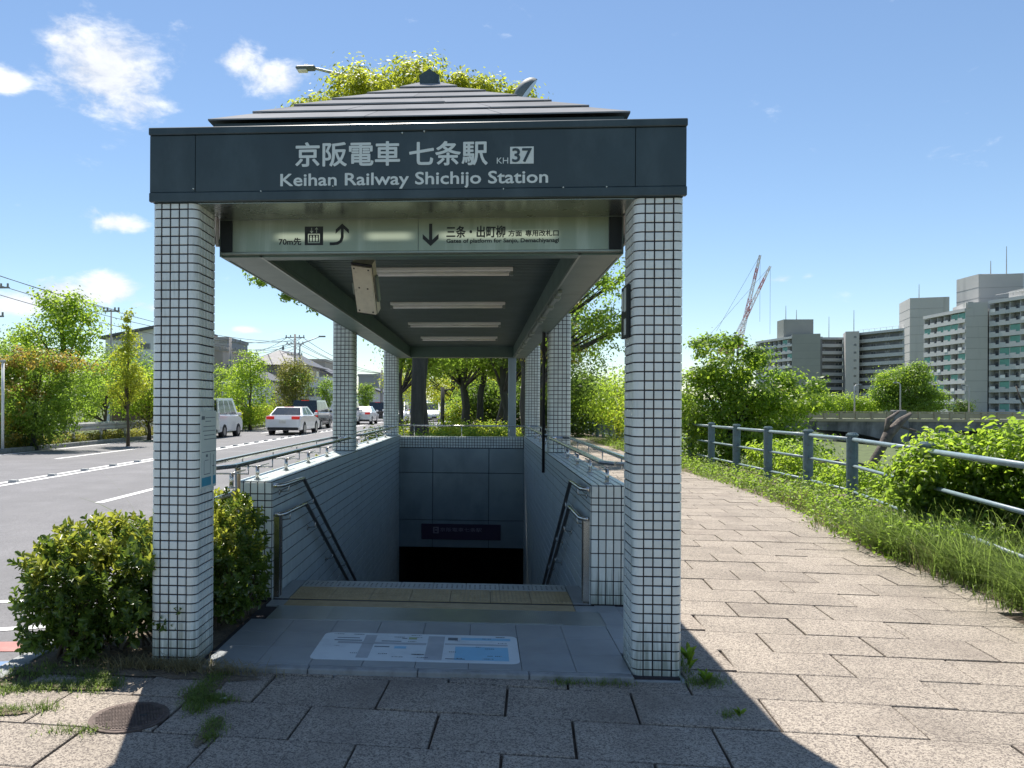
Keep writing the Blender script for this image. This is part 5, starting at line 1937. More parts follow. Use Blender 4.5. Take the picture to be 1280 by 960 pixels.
for lab, x, y, h, r0, ln, lm, sd, bl in spec:
    T('park_tree', lab, x, y, 0, h, bl, .13, lm, sd, r0=r0, lean=ln, bark=m_barkd, group='trees in the green strip behind the entrance', limbs=14, split=.45)
bush('park_shrub', 'dense dark shrubbery closing the gap behind the park trunks', [((1.6 + k * 1.25, 33.0 + (k % 2), 1.3), (1.1, 1.0, 1.5), 60, 50, .26) for k in range(5)], .14, L_dark, 74, L_mid, cat='shrub')
bush('park_shrub', 'yellow-green shrubs on the road side of the park trunks', [((.6, 31.5, .8), (.6, 1.0, .9), 36, 50, .2), ((.2, 44, 1.6), (1.4, 1.0, 1.8), 60, 50, .3), ((2.6, 45, 2.2), (2.6, 1.0, 2.2), 80, 50, .36)], .13, L_mid, 75, L_yel, cat='shrub')
mb, pts, rs = trunk_mb((0, 0, -.1), (.25, 0, 4.5), .15, .09, random.Random(4), wob=.06)
tt = empty('park_tree', (1.72, 25.9, 0), label='second slim trunk beside the twin trunk in the back opening', cat='tree', group='trees in the green strip behind the entrance')
mb.build('trunk', m_barkd, tt, smooth=True)
tt = empty('tree_stake', (.05, 30.8, 0), label='thin dark post with a short stub in the back opening', cat='post')
mb = MB(); mb.tube([(0, 0, -.1), (0, 0, 2.3)], .09, 8); mb.tube([(0, 0, 2.15), (.5, 0, 2.2)], .05, 6); mb.build('post', m_barkd, tt, smooth=True)
# big dark trunk close behind the back wall
tt = empty('large_tree', (.22, 15.5, 0), label='thick dark trunk directly behind the back wall', cat='tree')
mb, pts, rs = trunk_mb((-.05, 0, -.1), (.05, 0, 6.4), .185, .15, random.Random(3), wob=.02, sides=14)
mb.build('trunk', m_barkd, tt, smooth=True)

# leafage hanging below the left beam (outer branches of the tall tree)
T('tall_tree', 'hanging leafy branches seen under the left canopy beam', -1.75, 16.4, 0, 7.0,
  [(-2.95, 12.8, 4.28, .4, .3, .16, 16, 50, .08), (-2.35, 12.8, 3.98, .4, .3, .14, 16, 50, .08), (-1.75, 12.8, 3.72, .3, .3, .12, 12, 45, .07), (-2.5, 13.6, 4.9, 1.3, 1.0, .5, 40, 50, .16), (-1.6, 14.5, 5.4, 1.6, 1.5, .7, 50, 55, .24)], .095, L_mid, 57, r0=.10, bark=m_barkd, limbs=10, split=.6)

# azalea hedge behind the back wall and median shrubs
bush('low_hedge', 'yellow-green clipped hedge just behind the back wall', [((1.5, 12.6, .55), (1.5, .7, .38), 110, 60, .12), ((-.4, 13.0, .45), (.6, .8, .40), 40, 60, .12)], .06, L_mid, 71, L_yel, cat='hedge')
bush('low_hedge', 'shrub bed round the twin trunks in the back opening', [((1.6, 20.0, .45), (2.0, 1.6, .40), 110, 50, .14), ((-.2, 19, .55), (.7, 1.2, .45), 40, 50, .14)], .07, L_mid, 72, L_yel, cat='hedge')

# left of the road
T('ginkgo_tree', 'tall bright green tree behind the orange-leaved tree at far left', -17.4, 30, 0, 7,
  [(-17.9, 29.8, 4.6, 1.3, 1.3, 2.0, 60, 60, .3), (-16.7, 29.8, 4.9, 1.0, 1.1, 1.7, 50, 60, .28), (-19.6, 30.5, 3.6, 1.4, 1.4, 1.7, 60, 60, .3), (-17.4, 29.8, 2.7, 3, 1.5, 1.6, 80, 60, .35), (-16.9, 29.8, 6.1, .35, .4, .6, 10, 40, .2), (-18.0, 29.8, 6.0, .4, .4, .7, 12, 40, .2)],
  .14, L_bright, 81, r0=.18, aspect=1.4)
T('maple_tree', 'orange and green maple across the road at left', -12.9, 20.3, 0, 3.6,
  [(-12.5, 20.1, 2.5, 1.4, 1.2, .75, 60, 60, .16), (-13.5, 19.8, 1.6, 1.0, 1.1, 1.1, 50, 60, .16), (-11.4, 20.2, 1.9, 1.0, 1.0, .9, 46, 60, .16), (-12.5, 20.0, 1.2, 1.5, 1.1, .8, 50, 60, .17)],
     .10, L_mid, 82, r0=.10, bark=m_barkd, extra=([((.4, -.2, 2.7), (1.6, 1.3, .6), 56, 60, .14, dict(lo=0)), ((-.5, -.5, 1.5), (1.3, 1.1, 1.1), 44, 60, .15)], L_orange), limbs=14)
T('ginkgo_tree', 'bright green bushy tree between the orange maple and the slim ginkgo', -13.6, 26.5, 0, 3.4, [(-13.6, 26.5, 2.2, 1.3, 1.0, 1.2, 80, 55, .22), (-14.9, 26.5, 1.6, 1.2, 1.0, 1.2, 60, 55, .22)], .11, L_bright, 79, r0=.08)
T('ginkgo_tree', 'broad green tree behind the barrier left of the white house', -17.5, 36, 0, 4.6, [(-17.5, 36, 3.0, 2.0, 1.2, 1.6, 90, 55, .28), (-15.6, 36.5, 2.2, 1.5, 1.0, 1.5, 60, 55, .26)], .13, L_mid, 78, r0=.1)
T('ginkgo_tree', 'leafy green tree at the far left edge behind the slim white post', -18.6, 26.5, 0, 4.4, [(-18.4, 26.5, 2.6, 1.6, 1.2, 1.8, 90, 55, .26), (-16.6, 26.5, 1.6, 1.2, 1.0, 1.3, 50, 55, .24)], .12, L_mid, 77, r0=.1)
bush('roadside_hedge', 'dark undergrowth below the orange maple across the road', [((-13.6, 20.5, .5), (1.6, .8, .6), 70, 50, .18), ((-15.8, 22.5, .8), (1.8, .8, .9), 70, 50, .2)], .10, L_dark, 76, L_mid, cat='hedge')
T('ginkgo_tree', 'slim young ginkgo beside the guard rail left of the pillar', -11.05, 23.1, 0, 5.4,
  [(-11.05, 23.1, 2.9, .62, .6, 1.1, 50, 45, .15), (-11.0, 23.1, 4.1, .26, .26, .75, 16, 40, .1), (-11.1, 23.1, 2.0, .75, .7, .6, 34, 45, .15)],
  .09, L_yel, 83, r0=.055, bark=m_bark, aspect=1.2, limbs=16, split=.3)
T('maple_tree', 'green and brown tree between the ginkgo and the white house', -12.4, 27.9, 0, 3.2,
  [(-12.6, 27.9, 2.0, 1.5, 1.2, 1.2, 90, 55, .24), (-11.0, 28.4, 1.5, 1.1, 1.1, 1.1, 60, 55, .22)], .11, L_bright, 84, r0=.08, extra=([((.2, 0, 1.4), (1.6, 1.1, 1.1), 50, 55, .22)], L_olive))
T('ginkgo_tree', 'bright green young ginkgo behind the guard rail right of the left pillar', -12.0, 41, 0, 5,
  [(-12.0, 41, 3.6, .9, .9, 1.1, 50, 50, .22), (-12.3, 41, 2.0, 1.6, 1.3, 1.4, 80, 50, .28), (-14.2, 43.5, 2.8, 1.5, 1.2, 1.3, 60, 50, .28)], .13, L_bright, 85, r0=.09)
T('maple_tree', 'brown-green tree behind the dark minivan', -10.75, 47.1, 0, 4.6,
  [(-10.75, 47.1, 3.3, 1.3, 1.2, 1.3, 80, 50, .26), (-11.1, 46.8, 1.8, 1.6, 1.3, 1.2, 80, 50, .28)], .13, L_olive, 86, r0=.10, extra=([((0, 0, 3.0), (1.2, 1.1, 1.2), 40, 50, .26)], L_mid))
T('ginkgo_tree', 'narrow green tree just left of the second left pillar', -9.3, 50.4, 0, 3.8,
  [(-9.3, 50.4, 2.4, .55, .55, 1.2, 40, 50, .2)], .13, L_mid, 87, r0=.06)
T('ginkgo_tree', 'small dark green street tree between the second and third left pillars', -11.0, 80.2, 0, 4.2,
  [(-11.0, 80.2, 2.6, .9, .9, 1.3, 50, 40, .3)], .2, L_mid, 88, r0=.08)
bush('roadside_hedge', 'bright green hedge behind the far guard rail', [((-12.9 + k * .25, 34.5 + k * 3.0, .75), (.7, 1.9, .55), 50, 45, .2) for k in range(8)], .12, L_bright, 89, L_yel, cat='hedge')
bush('roadside_hedge', 'low plants under the far left guard rail', [((-13.4, 17.5 + k * 1.9, .15), (.35, 1.1, .16), 26, 40, .12) for k in range(9)], .08, L_olive, 90, cat='hedge')

# ================================================================== GUARD RAIL AND POSTS ACROSS THE ROAD
def guard(label, x, y0, y1, group='guard rails across the road'):
    t = empty('crash_barrier', (x, y0, 0), label=label, cat='guard rail', group=group)
    L_ = y1 - y0
    mb = MB()
    sec = [(0, .44), (.05, .50), (.05, .56), (0, .60), (.05, .64), (.05, .70), (0, .76), (-.02, .76), (-.02, .44)]
    mb.prism(sec, 'y', 0, L_)
    mb.build('beam', m_guard, t)
    n_ = int(L_ / 2)
    for k in range(n_ + 1):
        mb = MB(); mb.tube([(-.08, .2 + k * (L_ - .4) / n_, 0), (-.08, .2 + k * (L_ - .4) / n_, .72)], .06, 8)
        mb.build('post', m_guard, t, smooth=True)


guard('steel crash barrier across the road left of the left pillar', -13.05, 20.9, 31.5)
guard('steel crash barrier across the road behind the white cars', -12.95, 33.0, 57.0)
t = empty('roadside_post', (-11.95, 18.0, 0), label='slim white post in front of the orange maple', cat='post')
t.location = (-12.9, 18.6, 0)
mb = MB(); mb.tube([(0, 0, 0), (0, 0, 2.75)], .045, 10); mb.build('pole', m_wall_w, t, smooth=True)
mb = MB(); mb.box(-.06, .06, -.06, .06, 2.72, 2.80, .01); mb.build('cap', m_galv, t)

# ================================================================== STREET LAMPS AND POLES
sl = empty('street_lamp', (-.45, 15.7, 0), label='curved arm street lamp reaching left above the canopy roof', cat='street lamp')
mb = MB()
mb.tube([(0, 0, -.1), (0, 0, 8.7), (-.12, 0, 9.3), (-.45, 0, 9.65), (-1.15, 0, 10.02), (-2.0, 0, 10.25), (-2.15, 0, 10.28)], [.09, .07, .06, .05, .042, .036, .034], 10)
mb.build('pole', m_galv, sl, smooth=True)
mb = MB(); mb.box(-2.62, -2.10, -.12, .12, 10.24, 10.34, .04); mb.build('lamp_head', m_lampgrey, sl)
mb = MB(); mb.box(-2.58, -2.32, -.10, .10, 10.20, 10.24, .02); mb.build('lamp_glass', m_tube, sl)
mb = MB(); mb.box(-2.42, -2.28, -.06, .06, 10.335, 10.38, .02); mb.build('lamp_cap', m_lampgrey, sl)
s2 = empty('street_lamp', (2.43, 10.95, 0), label='pale steel lamp post with tilted oval head above the roof at right', cat='street lamp')
mb = MB(); mb.box(-.075, .075, -.075, .075, -.1, 7.45, .012); mb.build('pole', mat('pole_paint', (.33, .40, .44), .5, var=.08, scale=4), s2)
mb = MB()
v, f = [], []
na, nb = 14, 6
T4 = Matrix.Translation((.26, 0, 7.60)) @ Matrix.Rotation(R(-52), 4, 'Y')
for j in range(nb + 1):
    ph = math.pi / 2 * j / nb
    for i in range(na):
        a = 2 * math.pi * i / na
        v.append((.33 * math.cos(a) * math.cos(ph), .20 * math.sin(a) * math.cos(ph), .22 * math.sin(ph)))
for j in range(nb):
    for i in range(na):
        f.append((j * na + i, j * na + (i + 1) % na, (j + 1) * na + (i + 1) % na, (j + 1) * na + i))
mb.add(v, f, T4)
mb.build('lamp_head', m_lampgrey, s2, smooth=True)
mb = MB()
mb.add([(.32 * math.cos(2 * math.pi * i / na), .19 * math.sin(2 * math.pi * i / na), -.004) for i in range(na)], [tuple(range(na))], T4)
mb.build('lamp_glass', m_carg, s2)


def far_lamp(x, y, h, z0, arm, label, group='street lamps on the bridge road'):
    t = empty('street_lamp', (x, y, z0), label=label, cat='street lamp', group=group)
    mb = MB(); mb.tube([(0, 0, 0), (0, 0, h - .25), (arm * .3, 0, h), (arm, 0, h + .05)], [.11, .08, .06, .05], 8); mb.build('pole', m_galv, t, smooth=True)
    mb = MB(); mb.box(min(arm, arm * 1.9), max(arm, arm * 1.9), -.15, .15, h - .05, h + .15, .04); mb.build('lamp_head', m_lampgrey, t)


far_lamp(56.6, 100.2, 4.8, -.1, -.45, 'street lamp before the round tree on the bridge')
far_lamp(50.6, 99.8, 4.5, -.1, .45, 'street lamp in front of the left apartment tower')
far_lamp(65.5, 100.6, 4.5, -.1, -.5, 'street lamp right of the round tree by the right apartments')


def upole(x, y, h, arms, label, extra=None, r=.15):
    t = empty('utility_pole', (x, y, 0), label=label, cat='utility pole', group='utility poles across the road')
    mb = MB(); mb.tube([(0, 0, 0), (0, 0, h)], [r, r * .65], 10); mb.build('pole', m_pole, t, smooth=True)
    for z, w_ in arms:
        mb = MB(); mb.box(-w_, w_, -.05, .05, z - .04, z + .04)
        for s_ in (-w_ * .9, -w_ * .45, w_ * .45, w_ * .9):
            mb.tube([(s_, 0, z + .04), (s_, 0, z + .22)], .05, 6)
        mb.build('crossarm', m_pole, t)
    if extra:
        mb = MB(); mb.tube([(extra[0], 0, extra[1]), (extra[0], 0, extra[1] + .9)], .28, 10); mb.build('transformer', m_galv, t, smooth=True)
    return t


upole(-17.8, 54.7, 6.7, [(6.3, .9), (5.7, .9)], 'utility pole with two crossarms just right of the left front pillar')
upole(-25.9, 84.2, 7.9, [(7.4, 1.6), (6.7, 1.6)], 'distant utility pole behind the green ginkgo')
upole(-15.2, 64.9, 7.9, [(7.6, .9), (7.0, .8), (6.0, .7), (5.3, .7)], 'tall utility pole with four crossarms beside the dark tiled roof', extra=(.35, 4.6))
upole(-9.9, 85.3, 5.6, [(5.0, .3)], 'slim utility pole between the second and third left pillars', r=.20)
upole(-19.9, 39.6, 7.0, [(6.9, .5)], 'utility pole rising between the ginkgo trees at far left', r=.06)
upole(-23.6, 34.4, 7.9, [(7.5, .8), (6.0, .5)], 'utility pole at the left edge of the view')
t = empty('street_lamp', (-14.3, 63, 0), label='street lamp with long arm beside the four crossarm pole', cat='street lamp')
mb = MB(); mb.tube([(0, 0, 0), (0, 0, 6.6), (.2, 0, 6.9), (1.8, 0, 7.5)], [.09, .07, .06, .04], 8); mb.build('pole', m_galv, t, smooth=True)
mb = MB(); mb.box(1.7, 2.3, -.12, .12, 7.45, 7.58, .03); mb.build('lamp_head', m_lampgrey, t)


def wire(name, a, b, sag, label, r=.018):
    a, b = Vector(a), Vector(b)
    pts = []
    for k in range(15):
        t = k / 14
        p = a.lerp(b, t); p.z -= sag * 4 * t * (1 - t)
        pts.append(p - a)
    mb = MB(); mb.tube(pts, r, 5)
    mb.build('overhead_cable', m_wire, None, loc=a, label=label, cat='cable', group='overhead cables across the road')


side_n = {-.7: 'far side', .7: 'road side'}
wire('c', (-23.6, 34.4, 7.7), (-17.8, 54.7, 6.5), .35, 'upper overhead cable from the left edge pole to the two crossarm pole')
wire('c', (-23.6, 34.4, 7.2), (-17.8, 54.7, 6.0), .35, 'lower overhead cable from the left edge pole to the two crossarm pole')
wire('c', (-24.3, 20, 9.5), (-19.9, 39.6, 6.95), .3, 'highest overhead cable entering at the left edge above the trees')
wire('c', (-23.0, 20, 8.9), (-19.4, 39.6, 6.9), .3, 'second overhead cable entering at the left edge above the trees')
wire('c', (-19.9, 39.6, 6.95), (-15.2, 64.9, 7.2), .5, 'overhead cable from the thin pole behind the ginkgo to the four crossarm pole')
for z, dz, nm in ((6.4, 7.6, 'upper'), (5.8, 7.0, 'lower')):
    for s_ in (-.7, .7):
        wire('c', (-17.8 + s_, 54.7, z), (-15.2 + s_, 64.9, dz), .3, '%s %s cable between the two crossarm pole and the four crossarm pole' % (nm, side_n[s_]))
for z, nm in ((7.6, 'top'), (7.0, 'middle'), (5.3, 'bottom')):
    for s_ in (-.7, .7):
        wire('c', (-15.2 + s_, 64.9, z), (-9.9 + s_ * .3, 85.3, 5.2), .6, '%s %s cable from the four crossarm pole towards the slim pole' % (nm, side_n[s_]), .022)
        wire('c', (-15.2 + s_, 64.9, z), (-25.9 + s_, 84.2, z - .1), .5, '%s %s cable from the four crossarm pole to the distant pole' % (nm, side_n[s_]), .02)

# ================================================================== VEHICLES
def car(label, x, y, rz, kind, paint, lights='rear', mir=True):
    """forward is +Y in the vehicle's own frame"""
    t = empty('parked_car' if False else 'car', (x, y, ZR + .004), rz, label=label, cat='car', group='traffic on the road')
    if kind == 'sedan':
        L_, Wd, H_, belt = 4.7, 1.80, 1.45, .92
        low = [(-2.35, .38), (-2.33, .80), (-2.22, .98), (-1.6, 1.02), (.9, .98), (1.9, .82), (2.28, .66), (2.35, .40), (2.2, .24), (-2.2, .24)]
        gh = [(-1.75, .99), (-1.05, 1.42), (.25, 1.45), (1.15, .96)]
    elif kind == 'mini':
        L_, Wd, H_, belt = 4.7, 1.75, 1.85, 1.05
        low = [(-2.33, .40), (-2.35, 1.0), (-2.30, 1.10), (1.1, 1.06), (2.0, .95), (2.30, .72), (2.33, .42), (2.2, .26), (-2.2, .26)]
        gh = [(-2.28, 1.06), (-2.10, 1.82), (.55, 1.84), (1.55, 1.02)]
    else:
        L_, Wd, H_, belt = 3.4, 1.48, 1.86, .98
        low = [(-1.68, .40), (-1.70, .98), (-1.66, 1.06), (1.05, 1.02), (1.5, .92), (1.68, .72), (1.70, .42), (1.6, .25), (-1.6, .25)]
        gh = [(-1.66, 1.02), (-1.56, 1.80), (.50, 1.84), (1.15, .98)]
        if kind == 'van':
            gh = [(-1.66, 1.02), (-1.60, 1.84), (1.05, 1.86), (1.52, 1.0)]
    hw = Wd / 2
    # lower body, rounded towards the sides
    mb = MB()
    n_ = len(low)
    secs = [(-hw, .90, .08), (-hw + .05, .97, .03), (-hw + .16, 1, 0), (hw - .16, 1, 0), (hw - .05, .97, .03), (hw, .90, .08)]
    v = []
    zc = .62
    for xs_, k_, d_ in secs:
        for yy, zz in low:
            v.append((xs_, yy * (1 - d_ * .35), zc + (zz - zc) * k_))
    f = []
    for s_ in range(len(secs) - 1):
        for i in range(n_):
            j = (i + 1) % n_
            f.append((s_ * n_ + i, s_ * n_ + j, (s_ + 1) * n_ + j, (s_ + 1) * n_ + i))
    f += [tuple(range(n_)), tuple((len(secs) - 1) * n_ + i for i in range(n_))[::-1]]
    mb.add(v, f)
    mb.build('body', paint, t, smooth=False)
    # greenhouse
    (ya, za), (yb, zb), (yc, zc2), (yd, zd) = gh
    hb, ht = hw - .05, hw - (.24 if kind == 'sedan' else .14)
    P_ = {}
    mb = MB()
    v = []
    for sgn in (-1, 1):
        v += [(sgn * hb, ya, za), (sgn * ht, yb, zb), (sgn * ht, yc, zc2), (sgn * hb, yd, zd)]
    mb.add(v, [(0, 1, 2, 3), (4, 7, 6, 5), (0, 4, 5, 1), (1, 5, 6, 2), (2, 6, 7, 3), (3, 7, 4, 0)])
    mb.build('roof', paint, t)

    def q(sgn, u, w_):      # point on the side surface: u along, w_ up
        a = Vector((sgn * hb, ya + (yd - ya) * u, za + (zd - za) * u))
        b = Vector((sgn * ht, yb + (yc - yb) * u, zb + (zc2 - zb) * u))
        return a.lerp(b, w_) + Vector((sgn * .006, 0, .0))
    for sgn in (-1, 1):
        for u0, u1 in (((.10, .46), (.50, .84)) if kind == 'sedan' else ((.05, .32), (.35, .62), (.65, .90))):
            mb = MB()
            mb.add([q(sgn, u0, .1), q(sgn, u1, .1), q(sgn, u1 - (.02), .88), q(sgn, u0 + .01, .88)], [(0, 1, 2, 3)])
            mb.build('side_window', m_carg, t)
    for (y0_, z0_, y1_, z1_, e) in ((ya, za, yb, zb, -1), (yd, zd, yc, zc2, 1)):
        lo_, hi_ = .12 if kind != 'sedan' else .08, .90
        mb = MB()
        P0 = [(-hb + .08, y0_ + (y1_ - y0_) * lo_, z0_ + (z1_ - z0_) * lo_), (hb - .08, y0_ + (y1_ - y0_) * lo_, z0_ + (z1_ - z0_) * lo_),
              (ht - .05, y0_ + (y1_ - y0_) * hi_, z0_ + (z1_ - z0_) * hi_), (-ht + .05, y0_ + (y1_ - y0_) * hi_, z0_ + (z1_ - z0_) * hi_)]
        mb.add([(a, b + e * .012, c + .008) for a, b, c in P0], [(0, 1, 2, 3)])
        mb.build('windscreen' if e > 0 else 'rear_window', m_carg, t)
    wy = L_ * .295
    wr = .32 if kind == 'sedan' else .29
    for sgn in (-1, 1):
        for yy in (-wy, wy):
            mb = MB(); mb.tube([(sgn * (hw - .20), yy, wr), (sgn * (hw + .004), yy, wr)], wr + .045, 18)
            mb.build('wheel_arch', m_blk, t, smooth=False)
            mb = MB(); mb.tube([(sgn * (hw - .2), yy, wr), (sgn * (hw + .012), yy, wr)], wr, 18)
            wh = mb.build('wheel', m_tyre, t)
            mb = MB(); mb.tube([(sgn * (hw - .1), yy, wr), (sgn * (hw + .018), yy, wr)], wr * .64, 14)
            mb.build('rim', m_rim, wh)
    ye = -L_ / 2
    # rear lamps, front lamps, bumper, plate
    zl = .80 if kind == 'sedan' else .78
    for sgn in (-1, 1):
        mb = MB()
        if kind == 'sedan':
            mb.box(sgn * hw * .72 - .20, sgn * hw * .72 + .20, ye - .012, ye + .16, zl, zl + .15, .02)
        else:
            mb.box(sgn * (hw - .10) - .07, sgn * (hw - .10) + .07, ye - .012, ye + .10, zl, zl + .42, .02)
        mb.build('tail_light', m_tail if kind != 'kei' else m_head, t)
        mb = MB(); mb.box(sgn * hw * .72 - .17, sgn * hw * .72 + .17, -ye - .22, -ye + .010, .62, .76, .03); mb.build('headlight', m_head, t)
        mb = MB(); mb.box(sgn * (hw + .08) - .09, sgn * (hw + .08) + .09, yd - .32, yd - .18, zd + .02, zd + .17, .03); mb.build('mirror', paint, t)
        if False:
            pass
    mb = MB(); mb.box(-hw + .12, hw - .12, ye - .02, ye + .1, .26, .40, .02); mb.build('rear_bumper', m_blk, t)
    mb = MB(); mb.box(-hw + .25, hw - .25, -ye - .1, -ye + .015, .30, .50, .02); mb.build('grille', m_blk, t)
    mb = MB(); mb.box(-.17, .17, ye - .03, ye - .01, .60 if kind == 'sedan' else .55, .76 if kind == 'sedan' else .71, .004); mb.build('number_plate', m_plate, t)
    mb = MB(); mb.box(-.17, .17, -ye + .012, -ye + .03, .36, .50, .004); mb.build('number_plate', m_plate, t)
    if kind != 'van':
        mb = MB(); mb.box(-.25, .25, gh[1][0] - .02, gh[1][0] + .03, gh[1][1] - .03, gh[1][1] + .012, .004); mb.build('brake_light', m_tail, t)
    return t


car('white sedan with lit red tail lights in the far lane', -8.15, 36.2, .0, 'sedan', m_carw)
car('small white box van just right of the left pillar', -10.75, 31.6, .0, 'kei', m_carw)
car('black minivan ahead of the white sedan', -9.25, 45.6, .0, 'mini', m_cark)
car('white boxy van beyond the black minivan', -8.55, 55.0, 0, 'van', m_carw)
car('white sedan between the second and third left pillars', -7.85, 58.5, 0, 'sedan', m_carw)
car('dark minivan at the edge of the third left pillar', -8.0, 70, 0, 'mini', m_cark)
car('white van at the left edge of the back opening', -5.3, 60, math.pi, 'mini', m_carw)
car('white van right of the thick trunk in the back opening', -3.0, 70, math.pi, 'mini', m_carw)
car('white sedan following the van in the back opening', -2.9, 78, math.pi, 'sedan', m_carw)
car('distant white sedan left of the thin dark post', -2.7, 88, math.pi, 'sedan', m_carw)

# ================================================================== HOUSES ACROSS THE ROAD
def house(label, x0, x1, y0, y1, h, wm, roof='flat', wins=(), rh=1.2, cat='house', group='buildings across the road', extra=None, eave=.4):
    t = empty('house', ((x0 + x1) / 2, y0, 0), label=label, cat=cat, group=group)
    off = Vector((-(x0 + x1) / 2, -y0, 0))
    def B(name, mb, m_):
        o = mb.build(name, m_, t); o.location = off; return o
    mb = MB(); mb.box(x0, x1, y0, y1, -.2, h); wl2 = B('wall', mb, wm)
    if roof == 'flat':
        mb = MB(); mb.box(x0 - .1, x1 + .1, y0 - .1, y1 + .1, h + .001, h + .35); B('parapet', mb, wm)
    elif roof == 'shed':
        mb = MB(); mb.prism([(x0 - eave, h - .1), (x1 + eave, h + rh), (x1 + eave, h + rh + .18), (x0 - eave, h + .08)], 'y', y0 - eave, y1 + eave); B('roof', mb, m_rooft)
        mb = MB(); mb.prism([(x0, h), (x1, h), (x1, h + rh)], 'y', y0, y1); B('gable', mb, wm)
    elif roof == 'gable':
        xm = (x0 + x1) / 2
        mb = MB(); mb.prism([(x0 - eave, h - .12), (xm, h + rh), (x1 + eave, h - .12), (x1 + eave, h + .06), (xm, h + rh + .2), (x0 - eave, h + .06)], 'y', y0 - eave, y1 + eave); B('roof', mb, m_rooft)
        mb = MB(); mb.prism([(x0, h), (x1, h), (xm, h + rh)], 'y', y0, y1); B('gable', mb, wm)
    elif roof == 'hip':
        xm, e = (x0 + x1) / 2, eave
        d_ = min((x1 - x0), (y1 - y0)) / 2
        v = [(x0 - e, y0 - e, h - .05), (x1 + e, y0 - e, h - .05), (x1 + e, y1 + e, h - .05), (x0 - e, y1 + e, h - .05), (xm - .4, y0 + d_, h + rh), (xm + .4, y1 - d_, h + rh)]
        mb = MB(); mb.add(v, [(0, 1, 5, 4), (1, 2, 5), (2, 3, 4, 5), (3, 0, 4), (0, 3, 2, 1)]); B('roof', mb, m_rooft)
        mb = MB(); mb.tube([(xm, y0 + d_, h + rh), (xm, y0 + d_, h + rh + .5)], [.14, .04], 6); B('roof_ornament', mb, m_rooft)
    for wx, wz, ww, wh in wins:
        mb = MB(); mb.box(wx, wx + ww, y0 - .03, y0 + .02, wz, wz + wh); fr = B('window', mb, m_galv)
        mb = MB(); mb.box(wx + .06, wx + ww - .06, y0 - .045, y0 - .03, wz + .06, wz + wh - .06); mb.build('pane', m_win, fr)
    # side windows facing the road
    nwin = max(1, int((y1 - y0) / 3))
    for k in range(nwin):
        for z in ([1.2, 4.0] if h > 5 else [1.2]):
            yy = y0 + 1 + k * 3
            mb = MB(); mb.box(x1 - .02, x1 + .03, yy, yy + 1.3, z, z + 1.1); fr = B('window', mb, m_galv)
            mb = MB(); mb.box(x1 + .03, x1 + .045, yy + .06, yy + 1.24, z + .06, z + 1.04); mb.build('pane', m_win, fr)
    return t


house('white modern house with slanted roof left of the pillar', -27.5, -22.6, 54, 64, 6.6, m_wall_w, 'shed', [(-24.9, 5.7, 1.0, .5), (-24.2, 3.2, 1.0, .7), (-26.9, 6.4, 1.6, .35)], rh=1.0)
house('low brown wooden house behind the guard rail', -22.5, -19.6, 45, 52, 2.6, m_wall_br, 'shed', [(-21.8, 1.0, 1.2, 1.0)], rh=.4)
house('pinkish brown block beside the left pillar', -25.6, -20.9, 62, 70, 6.2, m_wall_b, 'flat', [(-22.5, 3.5, 1, 1)])
house('grey cylinder topped block above the left trees', -29, -24.9, 75, 82, 8.2, m_wall_g, 'flat', [(-27, 6, 1, 1)])
house('dark tiled traditional house with roof ornament', -20.6, -15.9, 70, 79, 5.4, m_wall_g, 'hip', [(-19.8, 3.7, 1.2, 1.1), (-18.2, 3.7, 1.2, 1.1)], rh=1.6, eave=.8)
house('white house with low grey roof before the tiled house', -19.6, -16.6, 58, 66, 3.5, m_wall_w, 'gable', [(-18.8, 1.4, 1.1, .9)], rh=.8)
house('beige tower block above the brown-green tree', -20.0, -17.6, 90, 98, 6.8, m_wall_b, 'flat', [(-19, 4.5, .8, .8)])
house('grey house with brown side behind the narrow tree', -18.8, -15.6, 82, 90, 5.0, m_wall_g, 'gable', [(-18.2, 3.0, .9, .9)], rh=.8)
house('pale house with balcony left of the second pillar', -14.9, -12.6, 66, 76, 3.7, m_wall_w, 'flat', [(-14.4, 2.2, .8, .9), (-13.5, 2.2, .6, .9)])
house('grey block with roof tower beyond the second left pillar', -16.0, -13.2, 106, 118, 5.6, m_wall_g, 'flat', [(-15.5, 3.5, .9, .9)])
house('long low white building beyond the second pillar', -14.2, -11.0, 96, 112, 2.9, m_wall_w, 'gable', [(-13.5, 1, 1, .9)], rh=.7)
house('distant grey house beside the thin pole', -12.9, -10.4, 122, 132, 3.6, m_wall_g, 'gable', [(-12.3, 1.5, .9, .9)], rh=.8)
house('distant pale block at the end of the road', -10.5, -6.0, 190, 200, 4.6, m_wall_w, 'flat', [(-9.5, 2, 1.2, 1.2), (-7.5, 2, 1.2, 1.2)])
house('distant brown block far down the road', -19, -11.8, 150, 160, 6.6, m_wall_b, 'flat', [(-17, 4, 1.2, 1.2), (-14, 4, 1.2, 1.2)])

